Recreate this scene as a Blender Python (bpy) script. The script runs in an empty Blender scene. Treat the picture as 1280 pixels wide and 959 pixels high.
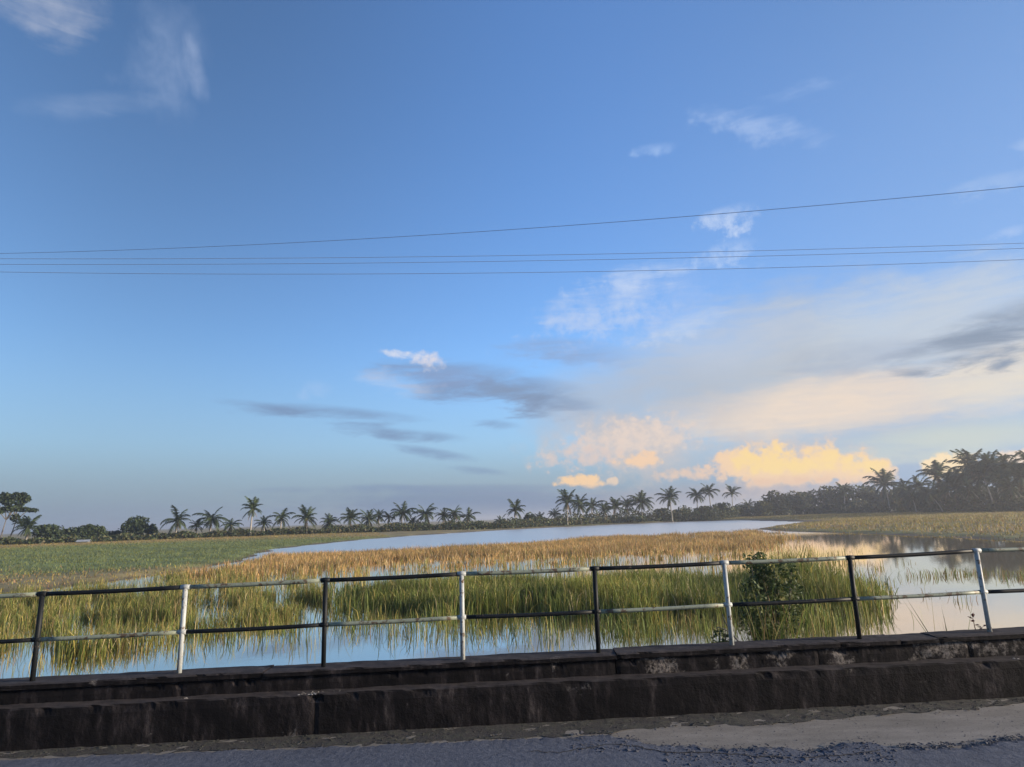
import bpy, math, random
import numpy as np
from mathutils import Matrix, Vector

sc = bpy.context.scene
COL = sc.collection
rnd = random.Random(7)
rng = np.random.default_rng(11)

# ------------------------------------------------------------------ camera
EYE = 3.4                                   # metres above the pond
FPX, HZ = 810.0, 648.0                      # focal length and horizon row of the 1280x959 photograph
PITCH, ROLL = math.atan((HZ - 479.5) / FPX), math.radians(1.65)
R0 = np.array([1., 0, 0]); FW = np.array([0, math.cos(PITCH), math.sin(PITCH)]); U0 = np.cross(R0, FW)
RT = R0 * math.cos(ROLL) - U0 * math.sin(ROLL); UP = np.cross(RT, FW)
cam = bpy.data.cameras.new('camera'); co = bpy.data.objects.new('camera', cam); COL.objects.link(co); sc.camera = co
co.matrix_world = Matrix(((RT[0], UP[0], -FW[0], 0), (RT[1], UP[1], -FW[1], 0), (RT[2], UP[2], -FW[2], EYE), (0, 0, 0, 1)))
cam.sensor_width = 36; cam.lens = FPX / 1280 * 36; cam.clip_start = .1; cam.clip_end = 12000

def ray(x, y):
    return FW * FPX + RT * (x - 640) + UP * (479.5 - y)
def ground_at(x, y, z=0.):                  # where the sight line meets the level z
    d = ray(x, y); t = (z - EYE) / d[2]; return np.array([0, 0, EYE]) + d * t
def at_dist(x, y, D):                       # point of the sight line at horizontal distance D
    d = ray(x, y); return np.array([0, 0, EYE]) + d * (D / math.hypot(d[0], d[1]))
def on_plane(x, y, Y0, k):                  # where it meets the upright plane Y = Y0 + k X
    d = ray(x, y); return np.array([0, 0, EYE]) + d * (Y0 / (d[1] - k * d[0]))

# ------------------------------------------------------------------ sky and sun
SUN_AZ, SUN_EL = 97.0, 12.0                # low sun out of frame on the right
SKY = .15
sc.view_settings.view_transform = 'Standard'; sc.view_settings.look = 'None'
sc.view_settings.exposure = 1.1; sc.view_settings.gamma = 1
w = bpy.data.worlds.new('World'); sc.world = w; w.use_nodes = True; nt = w.node_tree
bg = nt.nodes['Background']; bg.inputs[1].default_value = SKY
KC = 1 / (SKY * 2 ** 1.1)
def lin(c):
    c = c / 255.; return c / 12.92 if c <= .04045 else ((c + .055) / 1.055) ** 2.4
def rgb(r, g, b): return (lin(r), lin(g), lin(b), 1)

class S:                                    # a node socket with arithmetic
    def __init__(s, k): s.k = k
    def _m(a, op, b=None, c=None, rev=False):
        n = nt.nodes.new('ShaderNodeMath'); n.operation = op
        args = [b, a] if rev else [a] + ([b] if b is not None else []) + ([c] if c is not None else [])
        for i, v in enumerate(args):
            if isinstance(v, S): nt.links.new(v.k, n.inputs[i])
            else: n.inputs[i].default_value = v
        return S(n.outputs[0])
    def __add__(a, b): return a._m('ADD', b)
    def __radd__(a, b): return a._m('ADD', b)
    def __sub__(a, b): return a._m('SUBTRACT', b)
    def __rsub__(a, b): return a._m('SUBTRACT', b, rev=True)
    def __mul__(a, b): return a._m('MULTIPLY', b)
    def __rmul__(a, b): return a._m('MULTIPLY', b)
def sstep(v, a, b, lo=0., hi=1.):
    n = nt.nodes.new('ShaderNodeMapRange'); n.interpolation_type = 'SMOOTHSTEP'
    nt.links.new(v.k, n.inputs[0])
    for i, q in enumerate((a, b, lo, hi)): n.inputs[i + 1].default_value = q
    return S(n.outputs[0])
tc = nt.nodes.new('ShaderNodeTexCoord'); sx = nt.nodes.new('ShaderNodeSeparateXYZ'); nt.links.new(tc.outputs['Generated'], sx.inputs[0])
dx, dy, dz = (S(o) for o in sx.outputs)
AZ = dx._m('ARCTAN2', dy) * 57.29578
ELV = dz._m('ARCSINE') * 57.29578
def wnoise(scale, sxyz, detail, rough=.55, dist=0., rot=0.):
    mp = nt.nodes.new('ShaderNodeMapping'); nt.links.new(tc.outputs['Generated'], mp.inputs[0])
    mp.inputs['Scale'].default_value = sxyz; mp.inputs['Rotation'].default_value = (0, rot, 0)
    n = nt.nodes.new('ShaderNodeTexNoise'); nt.links.new(mp.outputs[0], n.inputs['Vector'])
    n.inputs['Scale'].default_value = scale; n.inputs['Detail'].default_value = detail
    n.inputs['Roughness'].default_value = rough; n.inputs['Distortion'].default_value = dist
    return S(n.outputs[0])
N_SOFT = (wnoise(9, (1, 1, 1), 5) - .5) * 2.2        # big soft shapes
N_FINE = (wnoise(34, (1, 1, 1), 5, .6) - .5) * 2.2   # lumps and tufts
N_LUMP = (wnoise(75, (1, 1, 1.2), 4, .6) - .5) * 2.2   # cauliflower edges
N_STRK = (wnoise(9, (1, 1, 5), 6, .6, .4) - .5) * 2.2          # level streaks
N_FIBR = (wnoise(12, (1.2, 1, 7), 6, .62, .6, math.radians(24)) - .5) * 2.2   # fibres that climb to the right
N_UP = (wnoise(12, (6, 4, 1.4), 5, .6, .5, math.radians(20)) - .5) * 2.2      # steep fibres
N_WISP = N_SOFT * .5 + N_FIBR * .38 + N_FINE * .28
N_WUP = N_SOFT * .5 + N_UP * .35 + N_FINE * .28
def azel(px, py):
    d = ray(px, py); return math.degrees(math.atan2(d[0], d[1])), math.degrees(math.atan2(d[2], math.hypot(d[0], d[1])))
sky = nt.nodes.new('ShaderNodeTexSky'); sky.sky_type = 'NISHITA'; sky.sun_disc = False
sky.sun_elevation = math.radians(SUN_EL); sky.sun_rotation = math.radians(SUN_AZ)
sky.ozone_density = 4.2; sky.dust_density = .5; sky.air_density = 1.0
cur = sky.outputs[0]
def grade(col, k=None):                     # multiplies the sky colour; darker left and right imitates lens vignetting
    global cur
    n = nt.nodes.new('ShaderNodeMix'); n.data_type = 'RGBA'; n.blend_type = 'MULTIPLY'
    if k is None: n.inputs[0].default_value = 1
    else: nt.links.new(k.k, n.inputs[0])
    nt.links.new(cur, n.inputs[6]); n.inputs[7].default_value = col + (1,); cur = n.outputs[2]
grade((.95, .955, 1.03))
grade((.64, .69, .68), sstep(AZ, 8., 48.))
grade((.64, .60, .56), sstep(AZ, 8., -36.))
def over(mask, col):                        # lay a cloud colour (as seen, sRGB) over what is there
    global cur
    n = nt.nodes.new('ShaderNodeMix'); n.data_type = 'RGBA'; n.clamp_factor = True
    nt.links.new(mask.k, n.inputs[0]); nt.links.new(cur, n.inputs[6])
    n.inputs[7].default_value = tuple(lin(c) * KC for c in col) + (1,)
    cur = n.outputs[2]
def blob(cx, cy, rx, ry, rot=0, warp=0., wn=None, amp=0., n=None, soft=1., flat=None):
    a0, e0 = azel(cx, cy); a1, e1 = azel(cx + rx, cy); a2, e2 = azel(cx, cy - ry)
    ra = math.hypot(a1 - a0, e1 - e0); re = math.hypot(a2 - a0, e2 - e0)
    base = math.atan2(e1 - e0, a1 - a0) + math.radians(rot)
    c, s = math.cos(base), math.sin(base)
    X = AZ - a0; Y = ELV - e0
    u = X * (c / ra) + Y * (s / ra); v = Y * (c / re) - X * (s / re)
    if warp:
        u = u + (wn or N_SOFT) * warp; v = v + (wn or N_SOFT) * (warp * 1.3)
    d = 1. - (u * u + v * v)
    if amp: d = d + (n or N_SOFT) * amp
    m = sstep(d, 0., soft)
    if flat is not None:                    # a level cloud base
        ef = azel(cx, flat)[1]
        m = m * sstep(ELV + N_FINE * .5, ef - .25, ef + .35)
    return m
# air near the horizon: pale grey-blue on the left, warm on the right
over(sstep(ELV, 16., 1., 0., .70), (143, 171, 196))
over(sstep(ELV, 7., .5, 0., .85), (138, 156, 174))
over(sstep(AZ, 0., 46., 0., .55) * sstep(ELV, 55., 12., .1, 1.), (150, 182, 232))
# great veil fanning up to the right
over(blob(1010, 475, 450, 140, 7, .3, N_SOFT, .35, N_FIBR, 1.1) * .97, (188, 195, 204))
over(blob(1180, 400, 330, 85, 9, .3, N_SOFT, .4, N_FIBR, 1.3) * .85, (198, 210, 224))
over(blob(905, 432, 150, 50, 14, .4, N_SOFT, .5, N_FIBR, 1.5) * .6, (190, 204, 226))
over(blob(800, 385, 170, 60, 18, .6, N_FINE, 1.5, N_FINE, 3.0) * .80, (184, 202, 238))
over(blob(1010, 510, 370, 46, 9, .25, N_SOFT, .4, N_FIBR, 1.2) * .95, (240, 221, 203))
over(blob(1290, 465, 220, 55, 12, .25, N_SOFT, .35, N_FIBR, 1.2) * .90, (230, 221, 207))
over(blob(800, 500, 190, 75, 8, .4, N_SOFT, .5, N_SOFT, 1.3) * .7, (178, 188, 203))
over(blob(1190, 552, 260, 30, 8, .3, N_STRK, .4, N_STRK, 1.1) * .85, (204, 212, 204))
over(blob(800, 560, 170, 52, 0, .6, N_FINE, .8, N_SOFT, 1.2) * .65, (206, 196, 192))
# low grey-violet bank along the horizon
over(blob(660, 642, 380, 40, -1, .4, N_STRK, .5, N_STRK, 1.2) * .95, (112, 134, 170))
over(blob(960, 630, 330, 34, 0, .4, N_STRK, .4, N_STRK, 1.) * .9, (163, 162, 174))
over(blob(540, 611, 230, 7, 1, .3, N_STRK, 1.0, N_STRK, 1.5) * .6, (124, 144, 178))
over(blob(640, 617, 70, 3, 0, .3, N_STRK, .8, N_STRK, 1.) * .5, (130, 146, 178))
over(blob(180, 648, 280, 26, 0, .3, N_STRK, .5, N_STRK, 1.6) * .4, (140, 154, 182))
# cumulus lit by the setting sun
over(blob(780, 556, 120, 42, 8, .6, N_FINE, .9, N_LUMP, 1.6) * .75, (222, 208, 200))
over(blob(790, 548, 100, 30, 8, .8, N_FINE, 1.5, N_LUMP, 1.6) * .80, (236, 216, 202))
over(blob(735, 570, 66, 24, 6, .8, N_FINE, 1.5, N_LUMP, 1.4) * .70, (222, 203, 196))
over(blob(800, 576, 40, 13, 4, .6, N_FINE, 1.3, N_LUMP, 1.1, 585) * .95, (248, 211, 176))
over(blob(726, 603, 36, 10, 0, .6, N_FINE, .9, N_LUMP, .8, 610) * 1., (253, 214, 168))
over(blob(765, 602, 9, 7, 0, .4, N_FINE, 1.0, N_LUMP, .6, 607) * .85, (238, 212, 186))
over(blob(868, 594, 60, 13, 2, .8, N_FINE, 1.5, N_LUMP, 1.2, 602) * .85, (236, 205, 182))
over(blob(912, 586, 38, 24, 20, .8, N_FINE, 1.3, N_LUMP, .9, 603) * .9, (243, 208, 178))
over(blob(985, 585, 140, 46, 2, .5, N_FINE, .8, N_LUMP, 1.6) * .65, (232, 205, 186))
CU = [(925, 582, 36, 28), (962, 584, 44, 35), (1000, 591, 46, 22), (1030, 582, 40, 32), (1062, 588, 38, 26), (1096, 590, 31, 20)]
m = None
for q in CU:
    b = blob(*q, 0, .45, N_FINE, .75, N_LUMP, .75, 606)
    m = b if m is None else m._m('MAXIMUM', b)
over(m, (247, 213, 176))
for cx, cy, rx, ry in [(938, 578, 34, 19), (968, 574, 34, 22), (1003, 584, 30, 13), (1032, 574, 30, 20), (1066, 582, 26, 15), (1096, 584, 20, 11)]:
    over(m * blob(cx, cy, rx, ry, 0, .5, N_FINE, 1.2, N_LUMP, 1.1) * .9, (255, 223, 154))
over(m * blob(1010, 603, 140, 11, 0, .4, N_FINE, 1.2, N_LUMP, 1.3) * .75, (232, 194, 168))
m = blob(1176, 583, 28, 18, 6, .5, N_FINE, 1.0, N_LUMP, .6)._m('MAXIMUM', blob(1202, 580, 26, 17, 6, .5, N_FINE, 1.0, N_LUMP, .6))
over(m, (254, 228, 184))
over(blob(1275, 574, 34, 15, 0, .6, N_FINE, 1.0, N_LUMP, .5) * .85, (248, 222, 194))
# small grey shelf clouds
def strip(cx, cy, rx, ry, rot, a, col=(122, 146, 181), soft=1.8):
    over(blob(cx, cy, rx * 1.08, ry * 1.2, rot, .4, N_STRK, 1.3, N_STRK, soft * .85) * min(1, a * 1.08), col)
strip(600, 480, 112, 28, -6, .9, (130, 154, 190)); strip(560, 470, 60, 12, -4, .5, (140, 162, 202))
strip(672, 497, 78, 26, -4, .95, (132, 152, 182))
strip(712, 442, 92, 20, -3, .75, (146, 165, 198))
strip(425, 519, 120, 11, -4, .80); strip(505, 543, 84, 8, -4, .8); strip(545, 567, 58, 7, -8, .75)
strip(597, 588, 40, 5, -5, .65); strip(622, 531, 34, 6, -5, .6); strip(480, 609, 50, 5, 0, .55)
strip(1262, 412, 140, 34, 22, 1., (138, 154, 176), 1.5); strip(1185, 440, 92, 22, 10, .8, (142, 156, 176))
strip(1075, 445, 110, 22, 8, .5, (164, 176, 198))
# white tufts
over(blob(534, 450, 26, 16, 0, .6, N_FINE, 1.2, N_LUMP, 1.8) * 1., (236, 226, 226))
over(blob(505, 443, 38, 7, -4, .6, N_FINE, 1.3, N_LUMP, 1.4) * .8, (220, 224, 238))
over(blob(495, 481, 50, 15, -6, .6, N_FINE, 2.8, N_STRK, 2.6) * .6, (204, 216, 240))
over(blob(395, 486, 26, 13, 0, .6, N_FINE, 1.4, N_FINE, 2.0) * .5, (178, 204, 242))
over(blob(58, 14, 92, 50, -5, .5, N_SOFT, 1.3, N_WISP, 2.2) * .85, (206, 210, 222))
over(blob(205, 72, 62, 104, -16, .5, N_SOFT, 1.2, N_WUP, 2.8) * .80, (166, 186, 220))
over(blob(243, 82, 15, 50, 12, .4, N_SOFT, 1.0, N_WUP, 2.2) * .60, (184, 200, 230))
over(blob(128, 130, 120, 20, 3, .5, N_SOFT, 1.3, N_WISP, 3.4) * .72, (176, 194, 224))
over(blob(958, 163, 112, 22, -7, .6, N_FINE, 2.6, N_WISP, 2.8) * .85, (184, 206, 242))
over(blob(818, 186, 34, 9, 8, .6, N_FINE, 1.6, N_FINE, 2.) * .6, (176, 204, 246))
over(blob(990, 118, 70, 16, 12, .6, N_FINE, 2.0, N_FIBR, 2.6) * .4, (170, 196, 238))
over(blob(918, 272, 48, 20, 14, .8, N_FINE, 2.4, N_FINE, 2.2) * .85, (210, 224, 248))
over(blob(915, 316, 46, 20, 14, .8, N_FINE, 2.4, N_FINE, 2.4) * .75, (206, 222, 248))
over(blob(800, 345, 95, 20, 10, .8, N_FINE, 3.0, N_WISP, 2.2) * .75, (206, 220, 244))
over(blob(780, 380, 130, 36, 16, .8, N_FINE, 3.2, N_WISP, 2.6) * .85, (196, 212, 240))
over(blob(860, 405, 90, 20, 20, .8, N_FINE, 3.0, N_WISP, 2.4) * .6, (208, 220, 238))
over(blob(1240, 232, 92, 17, 16, .5, N_FINE, 2.2, N_WISP, 2.4) * .9, (196, 214, 242))
over(blob(1262, 290, 30, 9, 20, .6, N_FINE, 1.6, N_FINE, 2.2) * .6, (196, 214, 246))
over(blob(1290, 178, 40, 12, 20, .6, N_FINE, 1.6, N_FINE, 2.2) * .6, (190, 210, 244))
nt.links.new(cur, bg.inputs[0])
sl = bpy.data.lights.new('sun', 'SUN'); sl.energy = 4.3; sl.angle = math.radians(6); sl.color = (1, .84, .64)
so = bpy.data.objects.new('sun', sl); COL.objects.link(so)
a, e = math.radians(SUN_AZ), math.radians(SUN_EL)
so.rotation_euler = (-Vector((math.sin(a) * math.cos(e), math.cos(a) * math.cos(e), math.sin(e)))).to_track_quat('-Z', 'Y').to_euler()

# ------------------------------------------------------------------ helpers
def tag(o, label=None, cat=None, group=None, kind=None):
    if label: o['label'] = label
    if cat: o['category'] = cat
    if group: o['group'] = group
    if kind: o['kind'] = kind
    return o
def mesh_np(name, V, faces, mat, cols=None, smooth=False):
    """V n x 3; faces a list of (k-gon index array m x k); cols n x 3 linear colours."""
    me = bpy.data.meshes.new(name); V = np.asarray(V, np.float32)
    me.vertices.add(len(V)); me.vertices.foreach_set('co', V.ravel())
    idx = np.concatenate([np.asarray(f, np.int32).ravel() for f in faces])
    tot = np.concatenate([np.full(len(f), np.asarray(f).shape[1], np.int32) for f in faces])
    st = np.concatenate([[0], np.cumsum(tot)[:-1]]).astype(np.int32)
    me.loops.add(len(idx)); me.loops.foreach_set('vertex_index', idx)
    me.polygons.add(len(tot)); me.polygons.foreach_set('loop_start', st); me.polygons.foreach_set('loop_total', tot)
    if smooth: me.polygons.foreach_set('use_smooth', np.ones(len(tot), bool))
    if cols is not None:
        at = me.attributes.new('Tint', 'FLOAT_COLOR', 'POINT')
        c4 = np.ones((len(V), 4), np.float32); c4[:, :3] = cols; at.data.foreach_set('color', c4.ravel())
    me.update(calc_edges=True)
    if mat: me.materials.append(mat)
    return me
def link(name, me, parent=None, loc=None):
    o = bpy.data.objects.new(name, me); COL.objects.link(o)
    if parent: o.parent = parent
    if loc is not None: o.location = loc
    return o
def empty(name, loc, rz=0):
    o = bpy.data.objects.new(name, None); COL.objects.link(o); o.location = loc; o.rotation_euler.z = rz
    o.empty_display_size = .2
    return o
class MB:                                   # collects polygons for one mesh
    def __init__(s): s.v = []; s.f = []
    def add(s, V, F):
        b = len(s.v); s.v += [tuple(map(float, q)) for q in V]; s.f += [tuple(i + b for i in q) for q in F]
    def tube(s, pts, rad, n=8, caps=True):
        pts = [np.array(q, float) for q in pts]; V = []; m = len(pts)
        for i, q in enumerate(pts):
            t = pts[min(i + 1, m - 1)] - pts[max(i - 1, 0)]; t /= np.linalg.norm(t) + 1e-9
            h = np.array([0, 0, 1.]) if abs(t[2]) < .9 else np.array([1., 0, 0])
            a_ = np.cross(t, h); a_ /= np.linalg.norm(a_); b_ = np.cross(t, a_)
            r = rad[i] if hasattr(rad, '__len__') else rad
            V += [q + r * (math.cos(k * 2 * math.pi / n) * a_ + math.sin(k * 2 * math.pi / n) * b_) for k in range(n)]
        F = [(i * n + k, i * n + (k + 1) % n, (i + 1) * n + (k + 1) % n, (i + 1) * n + k) for i in range(m - 1) for k in range(n)]
        if caps: F += [tuple(range(n))[::-1], tuple((m - 1) * n + k for k in range(n))]
        s.add(V, F)
    def mesh(s, name, mat, smooth=False):
        me = bpy.data.meshes.new(name); me.from_pydata(s.v, [], s.f); me.update()
        if mat: me.materials.append(mat)
        if smooth: me.polygons.foreach_set('use_smooth', np.ones(len(me.polygons), bool))
        return me
# ------------------------------------------------------------------ materials
def newmat(name):
    m = bpy.data.materials.new(name); m.use_nodes = True
    return m, m.node_tree, m.node_tree.nodes['Principled BSDF']
def nnode(t, kind, **kw):
    n = t.nodes.new(kind)
    for k, v in kw.items(): setattr(n, k, v)
    return n
def tnoise(t, scale, detail=5, rough=.6, vec=None, sc3=None):
    co_ = nnode(t, 'ShaderNodeNewGeometry').outputs['Position'] if vec is None else vec
    if sc3:
        mp = nnode(t, 'ShaderNodeMapping'); t.links.new(co_, mp.inputs[0]); mp.inputs['Scale'].default_value = sc3; co_ = mp.outputs[0]
    n = nnode(t, 'ShaderNodeTexNoise'); t.links.new(co_, n.inputs['Vector'])
    n.inputs['Scale'].default_value = scale; n.inputs['Detail'].default_value = detail; n.inputs['Roughness'].default_value = rough
    return n.outputs[0]
def ramp(t, fac, stops):
    n = nnode(t, 'ShaderNodeValToRGB'); t.links.new(fac, n.inputs[0])
    while len(n.color_ramp.elements) < len(stops): n.color_ramp.elements.new(.5)
    for el, (p_, c) in zip(n.color_ramp.elements, stops): el.position = p_; el.color = tuple(c) + (1,)
    return n.outputs[0]
def mixc(t, fac, A, B, mode='MIX'):
    n = nnode(t, 'ShaderNodeMix', data_type='RGBA', blend_type=mode)
    for k, v in ((0, fac), (6, A), (7, B)):
        if hasattr(v, 'links'): t.links.new(v, n.inputs[k])
        else: n.inputs[k].default_value = v if k == 0 else tuple(v) + (1,)
    return n.outputs[2]
def bump(t, h, strength, dist, to):
    n = nnode(t, 'ShaderNodeBump'); t.links.new(h, n.inputs['Height'])
    n.inputs['Strength'].default_value = strength; n.inputs['Distance'].default_value = dist
    t.links.new(n.outputs[0], to.inputs['Normal'])
def tint_mat(name, rough=.65, trans=0., var=.25, vscale=.8):   # colour from the mesh's own Tint, varied a little
    m, t, b = newmat(name)
    at = nnode(t, 'ShaderNodeAttribute', attribute_name='Tint')
    nz = tnoise(t, vscale, 3); mr = nnode(t, 'ShaderNodeMapRange'); t.links.new(nz, mr.inputs[0])
    mr.inputs[1].default_value = .3; mr.inputs[2].default_value = .7; mr.inputs[3].default_value = 1 - var; mr.inputs[4].default_value = 1 + var
    mx = nnode(t, 'ShaderNodeVectorMath', operation='SCALE'); t.links.new(at.outputs[0], mx.inputs[0]); t.links.new(mr.outputs[0], mx.inputs['Scale'])
    t.links.new(mx.outputs[0], b.inputs['Base Color']); b.inputs['Roughness'].default_value = rough
    b.inputs['Specular IOR Level'].default_value = .25
    if trans:
        tr = nnode(t, 'ShaderNodeBsdfTranslucent'); t.links.new(mx.outputs[0], tr.inputs[0])
        ms = nnode(t, 'ShaderNodeMixShader'); ms.inputs[0].default_value = trans
        t.links.new(b.outputs[0], ms.inputs[1]); t.links.new(tr.outputs[0], ms.inputs[2])
        t.links.new(ms.outputs[0], t.nodes['Material Output'].inputs[0])
    return m
M_BLADE = tint_mat('blade', .6, .35)
M_LEAF = tint_mat('leaf', .6, .22, .3, .35)
M_GROUND = tint_mat('ground_soil', .9, 0, .35, .25)
def simple(name, c1, c2, scale, rough=.8, sc3=None, b_=.3, bd=.01):
    m, t, b = newmat(name); nz = tnoise(t, scale, 6, .65, None, sc3)
    t.links.new(ramp(t, nz, [(.32, c1), (.68, c2)]), b.inputs['Base Color']); b.inputs['Roughness'].default_value = rough
    bump(t, nz, b_, bd, b); return m
M_TRUNK = simple('palm_trunk_bark', (.20, .18, .155), (.36, .33, .28), 3, .9, (1, 1, 4))
M_BARK = simple('tree_bark', (.07, .06, .05), (.16, .14, .12), 4, .9, (1, 1, .5))
# water
M_WATER, t, b = newmat('pond_water')
b.inputs['Base Color'].default_value = (.032, .036, .032, 1); b.inputs['Roughness'].default_value = .04
b.inputs['IOR'].default_value = 1.55
n1 = tnoise(t, 2.2, 4, .6, None, (1, .45, 1)); bump(t, n1, .09, .02, b)
gl = nnode(t, 'ShaderNodeBsdfGlossy'); gl.inputs['Roughness'].default_value = .03; gl.inputs['Color'].default_value = (.97, .90, .80, 1)
t.links.new(b.inputs['Normal'].links[0].from_socket, gl.inputs['Normal'])
fr = nnode(t, 'ShaderNodeFresnel'); fr.inputs[0].default_value = 1.5
fm0 = nnode(t, 'ShaderNodeMapRange'); t.links.new(fr.outputs[0], fm0.inputs[0]); fm0.inputs[1].default_value = .05; fm0.inputs[2].default_value = .75; fm0.inputs[3].default_value = .42; fm0.inputs[4].default_value = .97
sp = nnode(t, 'ShaderNodeSeparateXYZ'); t.links.new(nnode(t, 'ShaderNodeNewGeometry').outputs['Position'], sp.inputs[0])
ma = nnode(t, 'ShaderNodeMath', operation='MULTIPLY_ADD'); t.links.new(sp.outputs[0], ma.inputs[0]); ma.inputs[1].default_value = -.55; t.links.new(sp.outputs[1], ma.inputs[2])
br = nnode(t, 'ShaderNodeMapRange', interpolation_type='SMOOTHSTEP'); t.links.new(ma.outputs[0], br.inputs[0])   # breeze on the open far water
for k_, v_ in enumerate((62, 92, .03, .34)): br.inputs[k_ + 1].default_value = v_
t.links.new(br.outputs[0], gl.inputs['Roughness'])
ms = nnode(t, 'ShaderNodeMixShader'); t.links.new(fm0.outputs[0], ms.inputs[0]); t.links.new(b.outputs[0], ms.inputs[1]); t.links.new(gl.outputs[0], ms.inputs[2])
t.links.new(ms.outputs[0], t.nodes['Material Output'].inputs[0])
# old black parapet concrete
def mould(name, patch=.62, lightc=(.16, .145, .135)):
    m, t, b = newmat(name)
    big = tnoise(t, 2.3, 7, .68); fine = tnoise(t, 22, 6, .7); runs = tnoise(t, 2.4, 7, .72, None, (3.0, 3.0, .7))
    base = ramp(t, runs, [(.34, (.0042, .0040, .0050)), (.5, (.0082, .0072, .0082)), (.6, (.022, .0185, .0195)), (.70, (.066, .055, .053))])
    pm = ramp(t, big, [(patch, (0, 0, 0)), (patch + .05, (1, 1, 1))])
    fm = ramp(t, fine, [(.42, (0, 0, 0)), (.58, (1, 1, 1))])
    k = nnode(t, 'ShaderNodeMath', operation='MULTIPLY'); t.links.new(pm, k.inputs[0]); t.links.new(fm, k.inputs[1])
    geo = nnode(t, 'ShaderNodeNewGeometry'); sp = nnode(t, 'ShaderNodeSeparateXYZ'); t.links.new(geo.outputs['True Normal'], sp.inputs[0])
    tread = nnode(t, 'ShaderNodeMapRange'); t.links.new(sp.outputs[2], tread.inputs[0])
    tread.inputs[1].default_value = .6; tread.inputs[2].default_value = .95; tread.inputs[4].default_value = .75
    topm = nnode(t, 'ShaderNodeMath', operation='MULTIPLY'); t.links.new(tread.outputs[0], topm.inputs[0]); t.links.new(tnoise(t, 5, 5), topm.inputs[1])  # upward faces are mixed towards a lighter tone, broken by noise
    c = mixc(t, topm.outputs[0], base, (.10, .088, .088)); c = mixc(t, k.outputs[0], c, lightc)
    t.links.new(c, b.inputs['Base Color']); b.inputs['Roughness'].default_value = .92; b.inputs['Specular IOR Level'].default_value = .12
    bump(t, fine, .8, .016, b); return m
M_MOULD = mould('mould_blackened_concrete', .63); M_MOULD2 = mould('flaking_blackened_concrete', .52, (.17, .15, .135))
# paint
def paint(name, c, rust, thr=.62):
    m, t, b = newmat(name); nz = tnoise(t, 14, 6, .7); n2 = tnoise(t, 60, 4, .6, None, (1, 1, .4))
    c1 = ramp(t, n2, [(.3, tuple(v * .7 for v in c)), (.7, c)])
    t.links.new(mixc(t, ramp(t, nz, [(thr, (0, 0, 0)), (thr + .06, (1, 1, 1))]), c1, rust), b.inputs['Base Color'])
    b.inputs['Roughness'].default_value = .55; bump(t, nz, .3, .003, b); return m
M_WHITE = paint('weathered_white_paint', (.40, .42, .41), (.10, .060, .035), .555)
M_WHITER = paint('greenish_white_rail_paint', (.26, .285, .21), (.095, .062, .035), .525)
M_BLACK = paint('weathered_black_paint', (.010, .012, .014), (.10, .075, .055), .62); M_BLACK.node_tree.nodes['Principled BSDF'].inputs['Specular IOR Level'].default_value = .2

# ------------------------------------------------------------------ shape of the land
def P2(lst): return np.array([ground_at(*q)[:2] for q in lst])      # (column, row[, height of what is seen there])
WATER_PX = [(0, 741), (60, 736), (120, 729), (180, 722), (240, 713), (300, 702), (338, 687.5), (400, 680), (450, 675), (520, 669.5), (640, 662), (760, 656), (860, 651.8), (930, 650.3),
            (1035, 652.5), (1000, 655), (975, 658), (950, 661.5), (985, 664.5), (1060, 666.5), (1120, 668.5), (1200, 672), (1280, 677), (1420, 690)]
wp = P2(WATER_PX)
WATER = np.vstack([[(-60, 8.7), (-60, 47), (-46, 43)], wp, [(62, 46), (75, 30), (75, 8.7)]])
def inside(poly, X, Y):
    r = np.zeros(X.shape, bool); n = len(poly); j = n - 1
    for i in range(n):
        xi, yi = poly[i]; xj, yj = poly[j]
        c = (yi > Y) != (yj > Y)
        with np.errstate(divide='ignore', invalid='ignore'):
            r ^= c & (X < (xj - xi) * (Y - yi) / (yj - yi + 1e-12) + xi)
        j = i
    return r
def sdist(poly, X, Y):                      # > 0 on land
    d = np.full(X.shape, 1e9); n = len(poly)
    for i in range(n):
        a_ = poly[i]; b_ = poly[(i + 1) % n]; e_ = b_ - a_
        tt = np.clip(((X - a_[0]) * e_[0] + (Y - a_[1]) * e_[1]) / (e_ @ e_ + 1e-12), 0, 1)
        d = np.minimum(d, np.hypot(X - a_[0] - tt * e_[0], Y - a_[1] - tt * e_[1]))
    return np.where(inside(poly, X, Y), -d, d)
_p = rng.uniform(0, 6.28, 40); _kx = rng.normal(0, 1, 40); _ky = rng.normal(0, 1, 40)
def wob(X, Y, L, k0=0, n=8):                # smooth noise, about -1..1, wavelength L
    s = 0
    for i in range(k0, k0 + n): s = s + np.sin((X * _kx[i] + Y * _ky[i]) * 3.2 / L + _p[i])
    return s / math.sqrt(n)
def ss(x, a, b):
    q = np.clip((x - a) / (b - a), 0, 1); return q * q * (3 - 2 * q)
ROADZ = 1.12
def fence_y(X): return 7.8 + .052 * X
def land(X, Y, sd=None):
    X = np.asarray(X, float); Y = np.asarray(Y, float)
    if sd is None: sd = sdist(WATER, X, Y)
    sdw = sd + .6 * wob(X, Y, 9) * ss(np.hypot(X, Y), 25, 60)
    h = -.55 + .55 * ss(sdw, -5, 0) + .26 * ss(sdw, 0, 2.5) + .4 * ss(sdw, 2, 40)
    h = h + .25 * ss(X, 15, 70) * ss(Y, 75, 190) + .05 * wob(X, Y, 14, 8) * ss(sdw, 0, 6)
    h = h + .4 * ss(-X, 60, 130) * ss(Y, 120, 190)
    far = np.hypot(X, Y)
    h = h - 1.2 * ss(far, 500, 3000)
    near = 1 - ss(Y - fence_y(X), .1, 1.3)  # road embankment
    return h * (1 - near) + (ROADZ - .25) * near
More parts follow.
